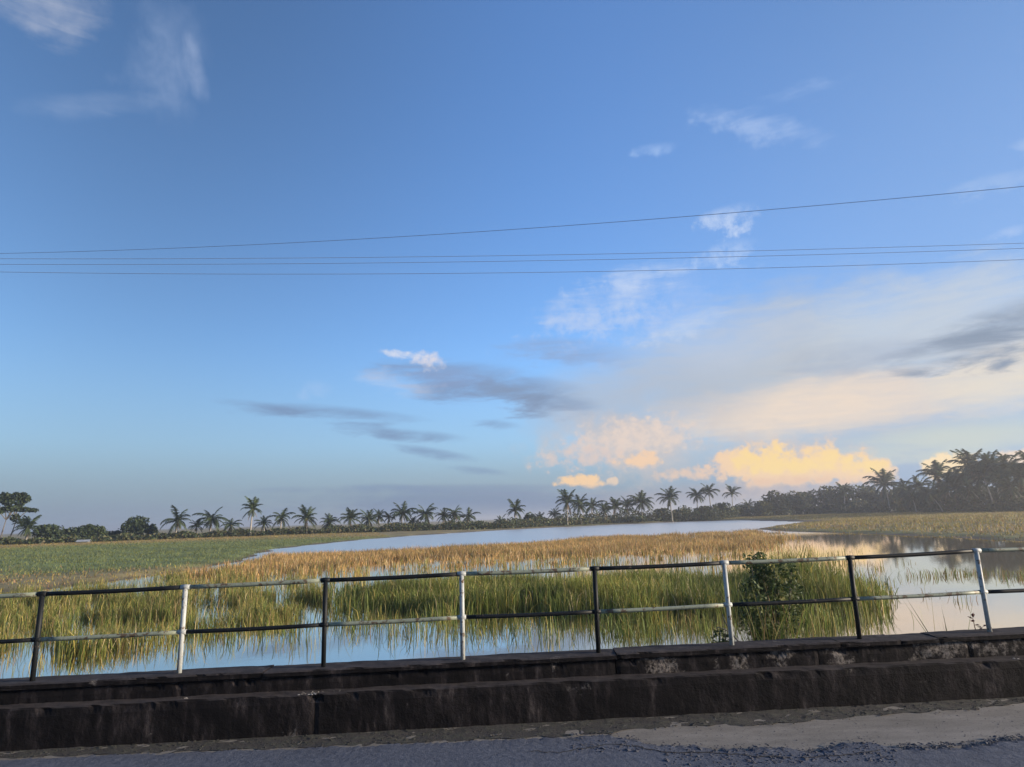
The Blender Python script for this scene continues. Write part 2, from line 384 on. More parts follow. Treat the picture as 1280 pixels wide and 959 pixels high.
def landz(x, y): return float(land(np.array([x]), np.array([y]))[0])

def build_ground():
    az = np.radians(np.concatenate([np.arange(-62, 62.01, .3), np.arange(66, 297, 4)]))
    rr = np.concatenate([[0.01], np.geomspace(3, 20, 40), np.geomspace(20.5, 420, 230), np.geomspace(450, 9000, 24)])
    A, Rr = np.meshgrid(az, rr, indexing='ij'); X = Rr * np.sin(A); Y = Rr * np.cos(A)
    X = X.ravel(); Y = Y.ravel(); sd = sdist(WATER, X, Y); Z = land(X, Y, sd)
    n, m = len(az), len(rr)
    i, j = np.meshgrid(np.arange(n), np.arange(m - 1), indexing='ij'); i2 = (i + 1) % n
    F = np.stack([i * m + j, i2 * m + j, i2 * m + j + 1, i * m + j + 1], -1).reshape(-1, 4)[:, ::-1]
    g = wob(X, Y, 22, 16); g2 = wob(X, Y, 7, 24)
    right = ss(X, 0, 25)[:, None]
    dry = np.array([.200, .150, .078]); olive = np.array([.120, .120, .045]); paddy = np.array([.125, .150, .052]); mud = np.array([.09, .07, .05])
    D = np.hypot(X, Y)
    # left: brown fringe by the water, then a band of young green rice, then a brown bank
    gl = (ss(D + 6 * g, 66, 80) * (1 - ss(D, 135, 175)))[:, None]
    cl = (dry * .75 + olive * .4) * (1 - gl) + paddy * gl
    lump = np.clip(.5 + .4 * g, 0, 1)[:, None]
    cr = dry * .85 * lump + olive * 1.15 * (1 - lump)
    c = cl * (1 - right) + cr * right
    e_ = (1 - ss(sd, .2, 1.6))[:, None]; c = c * (1 - e_) + mud * e_
    c = c * (1.12 + .12 * g2)[:, None]
    o = link('ground', mesh_np('ground', np.stack([X, Y, Z], -1), [F], M_GROUND, c, True))
    tag(o, 'low green and brown fields around the flooded pond', None, None, 'structure')
build_ground()
wv = [(-400, 8.0, 0), (400, 8.0, 0), (400, 600, 0), (-400, 600, 0)]
o = link('water', mesh_np('water', wv, [np.array([[0, 1, 2, 3]])], M_WATER)); tag(o, 'still pond water mirroring the evening sky', None, None, 'structure')

# ------------------------------------------------------------------ grass and reeds
def blades(name, bx, by, bz, h, wd, lean, cols, label, bend=True, parent=None, cat=None, lodged=.12):
    n = len(bx); lean = np.where(rng.random(n) < lodged, lean + rng.uniform(.3, .9, n), lean); h = h * rng.choice([.6, .8, 1., 1., 1.15, 1.3], n); th = rng.uniform(0, 6.283, n); fa = rng.uniform(0, 6.283, n)
    lx = lean * h * np.cos(th); ly = lean * h * np.sin(th)
    wx = np.cos(fa) * wd / 2; wy = np.sin(fa) * wd / 2
    z0 = bz - .06
    if bend:
        V = np.empty((n, 5, 3), np.float32)
        V[:, 0] = np.stack([bx - wx, by - wy, z0], -1); V[:, 1] = np.stack([bx + wx, by + wy, z0], -1)
        mx, my, mz = bx + lx * .35, by + ly * .35, bz + h * .6
        V[:, 2] = np.stack([mx - wx * .8, my - wy * .8, mz], -1); V[:, 3] = np.stack([mx + wx * .8, my + wy * .8, mz], -1)
        V[:, 4] = np.stack([bx + lx, by + ly, bz + h * (1 - .35 * lean)], -1)
        k = (np.arange(n) * 5)[:, None]
        F = [k + np.array([[0, 1, 3, 2]]), k + np.array([[2, 3, 4]])]; rep = 5
    else:
        V = np.empty((n, 3, 3), np.float32)
        V[:, 0] = np.stack([bx - wx, by - wy, z0], -1); V[:, 1] = np.stack([bx + wx, by + wy, z0], -1)
        V[:, 2] = np.stack([bx + lx, by + ly, bz + h], -1)
        k = (np.arange(n) * 3)[:, None]; F = [k + np.array([[0, 1, 2]])]; rep = 3
    me = mesh_np(name, V.reshape(-1, 3), F, M_BLADE, np.repeat(cols, rep, 0))
    o = link(name, me); tag(o, label, cat, None, 'stuff'); return o
def scatter(poly, per_m2, dens=None):
    x0, y0 = poly.min(0); x1, y1 = poly.max(0); n = int((x1 - x0) * (y1 - y0) * per_m2)
    X = rng.uniform(x0, x1, n); Y = rng.uniform(y0, y1, n); k = inside(poly, X, Y)
    X, Y = X[k], Y[k]
    if dens is not None:
        k = rng.random(len(X)) < dens(X, Y); X, Y = X[k], Y[k]
    return X, Y
def pal(n, cs, wts, jit=.2):
    cs = np.array(cs); c = cs[rng.choice(len(cs), n, p=np.array(wts) / sum(wts))]
    return c * (1 + jit * rng.normal(0, 1, (n, 1))).clip(.4, 1.7)
GRN = (.155, .185, .040); GRN2 = (.100, .135, .032); YEL = (.330, .260, .070); ORG = (.48, .29, .115); BRN = (.27, .175, .085); STR = (.50, .40, .23); OLV = (.215, .190, .062)

# dense green sedge in front
P = P2([(392, 768), (440, 771), (500, 769), (560, 775), (640, 772), (700, 777), (800, 779), (870, 772), (940, 776), (1040, 770), (1100, 762), (1135, 752), (1130, 738, .3), (1085, 722, .6), (1040, 712, .6), (980, 706, .6), (900, 708, .6), (700, 712, .6), (560, 715, .6), (430, 724, .6), (395, 744, .6)])
def dn(X, Y):
    s = -sdist(P, X, Y); return np.clip(s / 2.2 - .1 + .55 * wob(X, Y, 1.9, 3), 0, 1) * .8
X, Y = scatter(P, 300, dn); n = len(X); c = pal(n, [GRN, GRN2, YEL, OLV, STR], [5.5, 3.5, 1.1, 1.8, .4], .26)
g = wob(X, Y, 6, 12)[:, None]; c = c * (1 + .15 * g) + np.clip(g, 0, 1) * np.array([.03, .015, 0])
blades('green_sedge', X, Y, np.zeros(n), rng.uniform(.38, .9, n) * (1 + .28 * wob(X, Y, 2.2, 20)) * (1.38 - .5 * ss(Y, 21, 34)), rng.uniform(.014, .034, n), rng.uniform(.05, .5, n), c, 'dense green sedge standing in the water behind the railing')
# taller mound of grass on the right
P = P2([(905, 772), (1000, 771), (1070, 762), (1120, 752), (1118, 744), (1070, 735), (1000, 726), (930, 724), (900, 740)])
X, Y = scatter(P, 170, lambda X, Y: np.clip(-sdist(P, X, Y) / 3.2 - .05 + .4 * wob(X, Y, 1.6, 5), 0, 1)); n = len(X); eh = np.clip(.35 + -sdist(P, X, Y) / 3, .35, 1)
ctr = ground_at(985, 742)[:2]; q = np.exp(-((X - ctr[0]) ** 2 / 7 + (Y - ctr[1]) ** 2 / 16))
blades('tall_grass_mound', X, Y, np.zeros(n), (rng.uniform(.5, .95, n) + q * rng.uniform(.3, 1.15, n)) * eh, rng.uniform(.02, .05, n), rng.uniform(.1, .6, n), pal(n, [GRN, OLV, YEL, GRN2], [5, 4, 1, 3]), 'taller mound of green grass beside the open water')
# mixed sparse stalks with water showing between
P = P2([(235, 724), (300, 712), (350, 710, .3), (480, 703, .3), (640, 697, .3), (760, 694, .3), (900, 690, .3), (1000, 684, .3), (1050, 694, .2), (1100, 716), (1060, 722), (980, 724), (900, 726), (700, 730), (560, 734), (430, 742), (340, 748), (250, 752)])
X, Y = scatter(P, 40, lambda X, Y: np.clip(.6 * wob(X, Y, 1.8, 6) - .22, .014, .8)); n = len(X)
blades('sparse_sedge', X, Y, np.zeros(n), rng.uniform(.35, .85, n), rng.uniform(.02, .05, n), rng.uniform(.05, .4, n), pal(n, [YEL, ORG, OLV, BRN, GRN], [3, 2, 3, 1, 2]), 'sparse dry stalks with strips of water between them')
# dry orange sedge
P = P2([(200, 721), (300, 703, .3), (340, 690, .5), (480, 685, .5), (640, 677, .5), (760, 668.5, .5), (900, 661.8, .5), (970, 660, .5), (1000, 668, .4), (1020, 680, .3), (1000, 690), (900, 699), (760, 704), (640, 708), (480, 714), (350, 722), (250, 730)])
X, Y = scatter(P, 62, lambda X, Y: np.clip((.35 + ss(-sdist(P, X, Y), 0, 4) * .8 + .55 * wob(X, Y, 4, 9) - .9 * ss(X, 10, 26)) * ss(Y + .9 * np.clip(-X - 8, 0, 99), 55, 71) + (.34 * wob(X, Y, 1.6, 21) - .06) * (1 - ss(Y + .9 * np.clip(-X - 8, 0, 99), 55, 71)), .008, 1)); n = len(X)
c = pal(n, [ORG, BRN, YEL, OLV, STR], [6, 3, 2, 1.3, 1]); g = wob(X, Y, 12, 30)[:, None]; c = c * (1 + .14 * g)
blades('dry_orange_sedge', X, Y, np.zeros(n), rng.uniform(.3, .6, n) * (1 + .15 * wob(X, Y, 6, 2)), rng.uniform(.05, .10, n), rng.uniform(.1, .5, n), c, 'broad band of dry orange sedge in front of the far water', False)
# yellow-green clumps at left with bare water between
P = P2([(-160, 800), (-160, 760), (0, 746), (120, 734), (240, 716), (330, 722), (420, 728), (405, 775), (300, 788), (180, 806), (60, 830), (-60, 830)])
EL = [(135, 808, 80, 11), (272, 785, 46, 9), (150, 774, 100, 5), (345, 772, 50, 6), (28, 778, 40, 6), (190, 757, 80, 3.5), (300, 752, 60, 4), (390, 750, 40, 4), (60, 755, 60, 3), (120, 744, 60, 2), (232, 740, 50, 2.5), (10, 764, 30, 3), (-60, 780, 50, 9), (70, 790, 20, 5)]
ELW = [(ground_at(x, y)[:2], abs(ground_at(x + rx, y)[0] - ground_at(x - rx, y)[0]) / 2, abs(ground_at(x, y - ry)[1] - ground_at(x, y + ry)[1]) / 2) for x, y, rx, ry in EL]
def dl(X, Y):
    m_ = np.zeros(X.shape)
    for c0, rx, ry in ELW:
        m_ = np.maximum(m_, 1.15 - ((X - c0[0]) / rx) ** 2 - ((Y - c0[1]) / ry) ** 2)
    return np.clip(m_ + .5 * wob(X, Y, 1.2, 14) - .25, .004, .85)
X, Y = scatter(P, 420, dl); n = len(X); c = pal(n, [YEL, OLV, GRN, GRN2, BRN, STR], [2.4, 4.5, 4, 3.5, .8, .5], .28)
blades('yellowing_sedge', X, Y, np.zeros(n), rng.uniform(.3, .75, n), rng.uniform(.011, .024, n), rng.uniform(.05, .5, n), c, 'yellow green sedge clumps in shallow water at the left')
# thin stalks standing singly in the near water
P = P2([(-80, 800), (60, 790), (300, 782), (420, 772), (700, 779), (880, 774), (930, 788), (700, 800), (430, 812), (200, 832), (-60, 850)])
X, Y = scatter(P, 60, lambda X, Y: np.clip(.12 + .55 * wob(X, Y, 1.3, 17), .03, .8)); n = len(X)
blades('single_stalks', X, Y, np.zeros(n), rng.uniform(.12, .6, n), rng.uniform(.009, .02, n), rng.uniform(.03, .4, n), pal(n, [OLV, GRN, YEL, BRN], [3, 3, 2, 1]), 'thin stalks standing singly in the near water')
# green clumps that stand out towards the parapet
tx, ty = [], []
for px, py, r_, k in [(450, 785, .5, 90), (492, 792, .35, 50), (545, 786, .7, 150), (585, 796, .3, 40), (640, 790, .5, 90), (690, 797, .3, 40), (775, 790, .8, 220), (815, 797, .4, 70), (868, 790, .5, 110), (300, 800, .4, 60), (360, 792, .5, 70), (230, 812, .3, 40), (1015, 785, .5, 110), (1060, 776, .6, 110)]:
    c0 = ground_at(px, py); tx.append(c0[0] + rng.normal(0, r_, k)); ty.append(c0[1] + rng.normal(0, r_ * .7, k))
X = np.concatenate(tx); Y = np.concatenate(ty); n = len(X)
blades('sedge_clumps', X, Y, np.zeros(n), rng.uniform(.25, .8, n), rng.uniform(.012, .026, n), rng.uniform(.08, .6, n), pal(n, [GRN, GRN2, OLV, YEL], [4, 4, 2, 1.5], .28), 'scattered green sedge clumps in the water close to the parapet')
# few thin tufts on the open water at right
tx, ty = [], []
for px, py, r_, k in [(1150, 722, .7, 50), (1178, 720, .7, 60), (1200, 719, .8, 70), (1222, 718, .6, 50), (1100, 712, .4, 25), (1085, 705, .4, 20), (1130, 705, .4, 20), (1285, 720, .7, 160), (1300, 724, .9, 200), (1060, 690, .8, 30), (1010, 684, 1.2, 40), (1040, 694, .8, 40), (1105, 730, .4, 25), (1205, 752, .3, 12), (1165, 745, .3, 10)]:
    c0 = ground_at(px, py); tx.append(c0[0] + rng.normal(0, r_, k)); ty.append(c0[1] + rng.normal(0, r_ * .6, k))
X = np.concatenate(tx); Y = np.concatenate(ty); n = len(X)
blades('water_tufts', X, Y, np.zeros(n), rng.uniform(.15, .5, n), rng.uniform(.015, .035, n), rng.uniform(.1, .7, n), pal(n, [OLV, BRN, GRN], [3, 2, 2]), 'thin tufts of grass rising from the open water at right')
# grass on the land
P = np.array([(14, 60), (45, 50), (75, 40), (140, 60), (230, 220), (190, 380), (90, 380), (60, 200), (20, 100)])
X, Y = scatter(P, 3.0, lambda X, Y: ss(sdist(WATER, X, Y), -.6, .8)); Z = land(X, Y); n = len(X)
lump = np.clip(.5 + .4 * wob(X, Y, 22, 16), 0, 1)[:, None]
c = pal(n, [YEL, OLV, BRN, STR], [3, 4, 3, .6]) * (.8 + .3 * lump)
blades('meadow_grass', X, Y, Z, rng.uniform(.15, .45, n) * (.4 + .6 * ss(sdist(WATER, X, Y), 0, 8)), rng.uniform(.08, .22, n), rng.uniform(.1, .7, n), c, 'rough grass on the right bank before the palm grove', False)
P = np.array([(-25, 32), (-60, 44), (-160, 70), (-220, 190), (-40, 190), (-20, 120), (-28, 85)])
X, Y = scatter(P, 8., lambda X, Y: ss(sdist(WATER, X, Y), -.4, .8)); Z = land(X, Y); n = len(X)
D = np.hypot(X, Y); gl = (ss(D + 6 * wob(X, Y, 22, 16), 66, 80) * (1 - ss(D, 135, 175)))
grass = np.where(rng.random(n)[:, None] < gl[:, None], pal(n, [(.120, .150, .048), (.160, .170, .058)], [2, 1], .14), pal(n, [OLV, BRN, YEL, (.22, .13, .07)], [3, 3, 2, 1]))
blades('field_grass', X, Y, Z, rng.uniform(.08, .24, n), rng.uniform(.05, .12, n), rng.uniform(.1, .6, n), grass, 'green and brown grass of the field at left', False)

# ------------------------------------------------------------------ road and parapet
exec_road = True
KY = .052
FW0, FL0 = 7.8 - .15, 7.8 - .36             # front planes of the upper and the lower course
def line_fit(pts, Y0):
    q = np.array([on_plane(x, y, Y0, KY) for x, y in pts]); return np.polyfit(q[:, 0], q[:, 2], 1)
Z_FOOT = line_fit([(0, 937), (400, 914), (740, 900), (1280, 868)], FL0)
Z_LEDGE = line_fit([(0, 890), (400, 866), (740, 850), (1280, 826)], FL0)
Z_CAP = line_fit([(0, 861), (400, 837), (740, 822), (1280, 794)], FW0)
def zl(fit, x): return fit[0] * x + fit[1]
def front(Y0, x): return Y0 + KY * x

def block(name, x0, x1, yf, yb, zb, zt, mat, parent, seed, amp=.012, chips=()):
    """A worn concrete block: grid skinned box, edges rounded, faces uneven."""
    r = np.random.default_rng(seed); L = x1 - x0; nx = max(2, int(L / .045))
    prof = []                               # section, front bottom -> top -> back
    H = 1.0
    for s_ in np.linspace(0, 1, 7): prof.append((0, s_))
    for s_ in np.linspace(.12, 1, 5): prof.append((s_, 1))
    prof.append((1, 0))
    V = []; xs = np.linspace(x0, x1, nx + 1)
    ph = r.uniform(0, 6.28, 12)
    chips = list(chips) + [(r.uniform(x0, x1), r.uniform(.03, .16), r.uniform(.008, .030)) for _ in range(int(L * 2.2))]
    for i, x in enumerate(xs):
        b0, t0 = zb(x), zt(x)
        for (d, hh) in prof:
            y = yf(x) + d * (yb(x) - yf(x)); z = b0 + hh * (t0 - b0)
            nrm = sum(math.sin(x * (3 + 4.3 * k) + hh * (5 + 3 * k) + d * 7 + ph[k]) / (1 + .5 * k) for k in range(6)) * amp * .5
            nrm += r.normal(0, amp * .12)
            face = d == 0 and hh < .85
            if face: nrm *= .35
            if d == 0 and hh < 1: y -= nrm
            elif hh == 1 and 0 < d <= 1: z += nrm * .6
            if d == 0 and hh == 1:          # worn nose
                y += .012 + abs(nrm) * .6; z -= .010 + abs(nrm) * .5
                for cx, cw, cd in chips:
                    if abs(x - cx) < cw: y += cd * (1 - abs(x - cx) / cw); z -= cd * .9 * (1 - abs(x - cx) / cw)
            e_ = min(i, nx - i)
            if e_ == 0: y += .008 * (1 if d == 0 else 0)
            V.append((x, y, z))
    m_ = len(prof); F = [(i * m_ + k, (i + 1) * m_ + k, (i + 1) * m_ + (k + 1) % m_, i * m_ + (k + 1) % m_) for i in range(nx) for k in range(m_)]
    F += [tuple(range(m_))[::-1], tuple(nx * m_ + k for k in range(m_))]
    mb = MB(); mb.add(V, [f[::-1] for f in F])
    return link(name, mb.mesh(name, mat), parent)
def px_x(px, py, Y0): return on_plane(px, py, Y0, KY)[0]
wall = empty('parapet_wall', (0, front(7.8, 0), ROADZ)); tag(wall, 'two-step blackened concrete parapet carrying the railing along the road', 'parapet')
bpy.context.view_layer.update()
def to_wall(o): o.matrix_parent_inverse = wall.matrix_world.inverted()
low_j = [-11, px_x(-330, 920, FL0), px_x(393, 890, FL0), px_x(1500, 850, FL0), 12]
for i in range(4):
    o = block('lower_course', low_j[i] + .003, low_j[i + 1] - .003, lambda x: front(FL0, x), lambda x: front(FW0 + .04, x), lambda x: zl(Z_FOOT, x) - .12, lambda x: zl(Z_LEDGE, x), M_MOULD, wall, 30 + i, .012,
              [(low_j[2], .09, .05), (low_j[3], .05, .03)]); to_wall(o)
up_j = [-11, px_x(-400, 850, FW0), px_x(228, 850, FW0), px_x(770, 830, FW0), px_x(1023, 815, FW0), px_x(1210, 805, FW0), px_x(1600, 790, FW0), 12]
for i in range(7):
    o = block('upper_course', up_j[i] + .005, up_j[i + 1] - .005, lambda x: front(FW0, x), lambda x: front(7.8 + .17, x), lambda x: zl(Z_LEDGE, x) - .35, lambda x: zl(Z_CAP, x) - .03, M_MOULD2 if i in (3, 4, 5) else M_MOULD, wall, 50 + i, .018 if i in (3, 4) else .012,
              [(px_x(1050, 810, FW0), .12, .03)]); to_wall(o)
cap_j = [-11] + [px_x(p_, 825 - p_ * .027, FW0) for p_ in (-420, -60, 330, 770, 1050, 1125, 1172, 1340, 1560)] + [12]
for i in range(len(cap_j) - 1):
    dzc = rnd.uniform(-.008, .008)
    o = block('coping', cap_j[i] + .004, cap_j[i + 1] - .004, lambda x: front(FW0 - .022 + dzc, x), lambda x: front(7.8 + .19, x), lambda x: zl(Z_CAP, x) - .029, lambda x: zl(Z_CAP, x) + .022 + dzc, M_MOULD, wall, 80 + i, .007); to_wall(o)

# road: bare concrete deck under a broken layer of asphalt
def road_z(x, y): return zl(Z_FOOT, x) - .01 + .012 * (y - front(FL0, x)) * 0
M_DECK, t, b = newmat('bare_concrete_deck')
n1 = tnoise(t, 2.4, 8, .72, None, (.5, 1.6, 1)); n2 = tnoise(t, 60, 4, .7)
t.links.new(mixc(t, .35, ramp(t, n1, [(.30, (.055, .053, .052)), (.42, (.115, .110, .102)), (.52, (.155, .146, .134)), (.70, (.25, .234, .214))]), ramp(t, n2, [(.3, (.10, .085, .07)), (.7, (.30, .26, .21))])), b.inputs['Base Color'])
b.inputs['Roughness'].default_value = .85; bump(t, n2, .25, .004, b)
M_ASPH, t, b = newmat('worn_asphalt')
n1 = tnoise(t, 1.1, 5, .6); n2 = tnoise(t, 130, 3, .8); vo = nnode(t, 'ShaderNodeTexVoronoi', feature='DISTANCE_TO_EDGE'); t.links.new(nnode(t, 'ShaderNodeNewGeometry').outputs['Position'], vo.inputs['Vector']); vo.inputs['Scale'].default_value = 160
n3 = tnoise(t, 14, 6, .75); c = mixc(t, .5, ramp(t, n1, [(.3, (.045, .057, .088)), (.7, (.096, .115, .162))]), ramp(t, n3, [(.36, (.024, .028, .042)), (.5, (.062, .073, .100)), (.66, (.138, .152, .190))])); c = mixc(t, .3, c, ramp(t, n2, [(.35, (.020, .021, .028)), (.65, (.15, .155, .18))]))
t.links.new(c, b.inputs['Base Color']); b.inputs['Roughness'].default_value = .85; b.inputs['Specular IOR Level'].default_value = .3; bump(t, n3, .9, .02, b)
M_DIRT, t, b = newmat('gutter_dirt')
n1 = tnoise(t, 9, 7, .7); n2 = tnoise(t, 70, 3, .7)
t.links.new(mixc(t, .4, ramp(t, n1, [(.34, (.008, .008, .009)), (.48, (.024, .021, .021)), (.58, (.030, .034, .020)), (.68, (.10, .092, .085))]), ramp(t, n2, [(.35, (.010, .010, .010)), (.7, (.075, .070, .068))])), b.inputs['Base Color'])
b.inputs['Roughness'].default_value = .95; bump(t, n1, .8, .02, b)
M_RUB = simple('broken_asphalt', (.016, .016, .022), (.085, .085, .10), 18, .9)

def rz(x): return zl(Z_FOOT, x)
def sheet(name, x0, x1, near, far, dz, mat, nx=240, ny=26, rough=0., lip=0., seed=0, crumble=0):
    r = np.random.default_rng(seed); xs = np.linspace(x0, x1, nx); V = []
    for i, x in enumerate(xs):
        a_, b_ = near(x), far(x)
        for j in range(ny):
            s_ = (j / (ny - 1)) ** .55      # finer towards the far edge
            y = a_ + (b_ - a_) * s_
            near_e = 1 + (crumble * max(0, 1 - (b_ - y) / (.30 if -.2 < x < 3.4 else .10)) if crumble else 0)
            z = rz(x) + dz + rough * near_e * (wob(np.array([x]), np.array([y]), .35, 4)[0] * .5 + r.normal(0, .35))
            if lip and j == ny - 1: z -= lip
            V.append((x, y, z))
    F = [(i * ny + j, (i + 1) * ny + j, (i + 1) * ny + j + 1, i * ny + j + 1) for i in range(nx - 1) for j in range(ny - 1)]
    return link(name, mesh_np(name, V, [np.array(F)], mat, None, True))
o = sheet('concrete_deck', -14, 15, lambda x: -6, lambda x: front(FL0 + .05, x), -.022, M_DECK, 60, 10); tag(o, 'bare pale concrete deck showing between asphalt and parapet', None, None, 'structure')
edge_px = [(-500, 968), (0, 945), (200, 937), (400, 930), (600, 921), (700, 917), (735, 914), (770, 916), (800, 922), (840, 927), (890, 930), (950, 930), (1018, 932), (1068, 921), (1125, 928), (1168, 929), (1218, 924), (1280, 917), (1500, 905), (1900, 890)]
E3 = np.array([on_plane(x, y, 6.8, KY) * 0 + ground_at(x, y, rz(on_plane(x, y, 7.2, KY)[0])) for x, y in edge_px])
def asph_edge(x):
    y = float(np.interp(x, E3[:, 0], E3[:, 1]))
    k = float(np.interp(x, [0, .6, 1.2, 9], [.35, .5, 1, 1]))
    return y + k * (.030 * math.sin(x * 9.1) + .024 * math.sin(x * 23.7 + 1) + .016 * math.sin(x * 51 + 2) + .01 * math.sin(x * 97))
o = sheet('road', -14, 15, lambda x: -6, asph_edge, .0, M_ASPH, 1300, 44, .0013, .03, 3, 6); tag(o, 'worn blue grey asphalt road with a ragged broken edge', None, None, 'structure')
# dirt along the foot of the wall
dirt_px = [(-500, 962), (0, 945), (200, 938), (400, 931), (600, 922), (700, 918), (760, 914), (800, 908), (880, 904), (950, 904), (1100, 891), (1215, 884), (1280, 876), (1500, 862), (1900, 845)]
D3 = np.array([ground_at(x, y, rz(on_plane(x, y, 7.2, KY)[0])) for x, y in dirt_px])
def dirt_edge(x): return float(np.interp(x, D3[:, 0], D3[:, 1])) + .018 * math.sin(x * 13) + .012 * math.sin(x * 31 + 2) + .012 * math.sin(x * 71)
o = sheet('gutter_dirt', -14, 15, dirt_edge, lambda x: front(FL0 + .04, x), -.018, M_DIRT, 420, 10, .006, 0, 5); tag(o, 'dark gritty dirt strip along the foot of the parapet', None, None, 'structure')
# crumbled asphalt
def stones(name, spots, mat, label):
    V = []; F = []
    for (x, y, z, s_) in spots:
        b0 = len(V); k = [rnd.uniform(.6, 1.2) for _ in range(6)]; a0 = rnd.uniform(0, 6.28); ca, sa = math.cos(a0) * s_, math.sin(a0) * s_
        pts = [(k[0], 0, 0), (.2, k[1] * .8, 0), (-k[2], .1, 0), (-.1, -k[3] * .8, 0), (.1, .05, k[4] * .36), (-.3, .25, k[5] * .3)]
        V += [(x + p_ * ca - q_ * sa, y + p_ * sa + q_ * ca, z + r_ * s_) for p_, q_, r_ in pts]
        F += [tuple(b0 + i for i in f_) for f_ in ((0, 1, 4), (1, 5, 4), (1, 2, 5), (2, 3, 5), (3, 4, 5), (3, 0, 4))]
    mb = MB(); mb.add(V, F); o = link(name, mb.mesh(name, mat)); tag(o, label, None, None, 'stuff'); return o
sp = []
for _ in range(1700):
    px = rnd.uniform(715, 1290); 
    ye = float(np.interp(px, [q[0] for q in edge_px], [q[1] for q in edge_px])); yd = float(np.interp(px, [715, 790, 830, 1110, 1290], [908, 908, 922, 920, 914]))
    if px < 1120: py = ye + 14 + rnd.gauss(0, 9) if px > 830 else rnd.uniform(908, 940)
    else: py = ye + rnd.gauss(2, 3)
    q = ground_at(px, py, rz(on_plane(px, py, 7.2, KY)[0])); e_ = asph_edge(q[0])
    sp.append((q[0], q[1], rz(q[0]) + (.0 if q[1] < e_ else -.03), rnd.uniform(.004, .020) * (1 if rnd.random() < .88 else 2.0)))
stones('rubble', sp, M_RUB, 'crumbled asphalt lumps along the broken road edge')
sp = []
for _ in range(1500):
    x = rnd.uniform(-7, 8); e_ = dirt_edge(x); f_ = front(FL0, x)
    y = rnd.uniform(e_ - .03, f_); sp.append((x, y, rz(x) - .016, rnd.uniform(.004, .02)))
stones('gravel', sp, M_DIRT, 'grit and small stones at the foot of the parapet')
sp = []
for _ in range(1100):
    px = rnd.uniform(760, 1290); py = rnd.uniform(884, 935); q = ground_at(px, py, rz(on_plane(px, py, 7.2, KY)[0]))
    if q[1] > asph_edge(q[0]): sp.append((q[0], q[1], rz(q[0]) - .021, rnd.uniform(.002, .007) * (1 if rnd.random() < .93 else 2)))
stones('grit', sp, M_RUB, 'scattered dark grit on the bare concrete deck')
# cracks in the asphalt: thin flat dark strips laid on the surface
cr = MB()
def crack(pts, wd):
    P_ = [ground_at(x, y, rz(on_plane(x, y, 7.2, KY)[0])) for x, y in pts]; Q = []
    for a_, b_ in zip(P_[:-1], P_[1:]):
        for k in range(6): Q.append(a_ + (b_ - a_) * k / 6 + np.array([rnd.gauss(0, .006), rnd.gauss(0, .012), 0]))
    for a_, b_ in zip(Q[:-1], Q[1:]):
        w1, w2 = wd * rnd.uniform(.5, 1.2), wd * rnd.uniform(.5, 1.2); z = [rz(a_[0]) + .004, rz(b_[0]) + .004]
        cr.add([(a_[0], a_[1] - w1, z[0]), (b_[0], b_[1] - w2, z[1]), (b_[0], b_[1] + w2, z[1]), (a_[0], a_[1] + w1, z[0])], [(0, 1, 2, 3)])
crack([(664, 940), (700, 941), (735, 935), (760, 930), (790, 932)], .008)
crack([(735, 935), (722, 926), (705, 922)], .007)
crack([(790, 932), (830, 941), (880, 940), (930, 944), (1000, 947)], .010)
crack([(1000, 947), (1060, 944), (1110, 936)], .008)
M_CRK, t, b = newmat('crack_dark'); b.inputs['Base Color'].default_value = (.012, .012, .015, 1); b.inputs['Roughness'].default_value = 1
o = link('asphalt_cracks', cr.mesh('asphalt_cracks', M_CRK)); tag(o, 'thin dark cracks in the asphalt near the crumbled edge', None, None, 'stuff')

# ------------------------------------------------------------------ railing
TOPS = [(53, 743), (232, 734), (407, 725), (577, 717), (743, 711), (905, 704), (1062, 698), (1220, 688)]
MIDS = [(47, 800), (229, 790), (405, 781), (577, 771), (747, 765), (910, 756), (1070, 749), (1229, 740)]
T = np.array([on_plane(*q, 7.8, KY) for q in TOPS]); Mi = np.array([on_plane(*q, 7.8, KY) for q in MIDS])
fx = np.polyfit(np.arange(8), T[:, 0], 1); ft = np.polyfit(T[:, 0], T[:, 2], 1); fm_ = np.polyfit(Mi[:, 0], Mi[:, 2], 1)
rail = empty('railing', (0, front(7.8, 0), zl(Z_CAP, 0))); tag(rail, 'pipe railing painted in alternating black and white on the parapet', 'railing')
bpy.context.view_layer.update()
IDX = list(range(-3, 11))
def rail_pt(i, fit):
    if 0 <= i < 8: x = T[i, 0]
    else: x = fx[0] * i + fx[1]
    z = zl(fit, x) + (0 if not 0 <= i < 8 else ((T if fit is ft else Mi)[i, 2] - zl(fit, x)) * .6)
    return np.array([x, front(7.8, x), z])
def rpart(name, mb, mat):
    o = link(name, mb.mesh(name, mat, True), rail); o.matrix_parent_inverse = rail.matrix_world.inverted(); return o
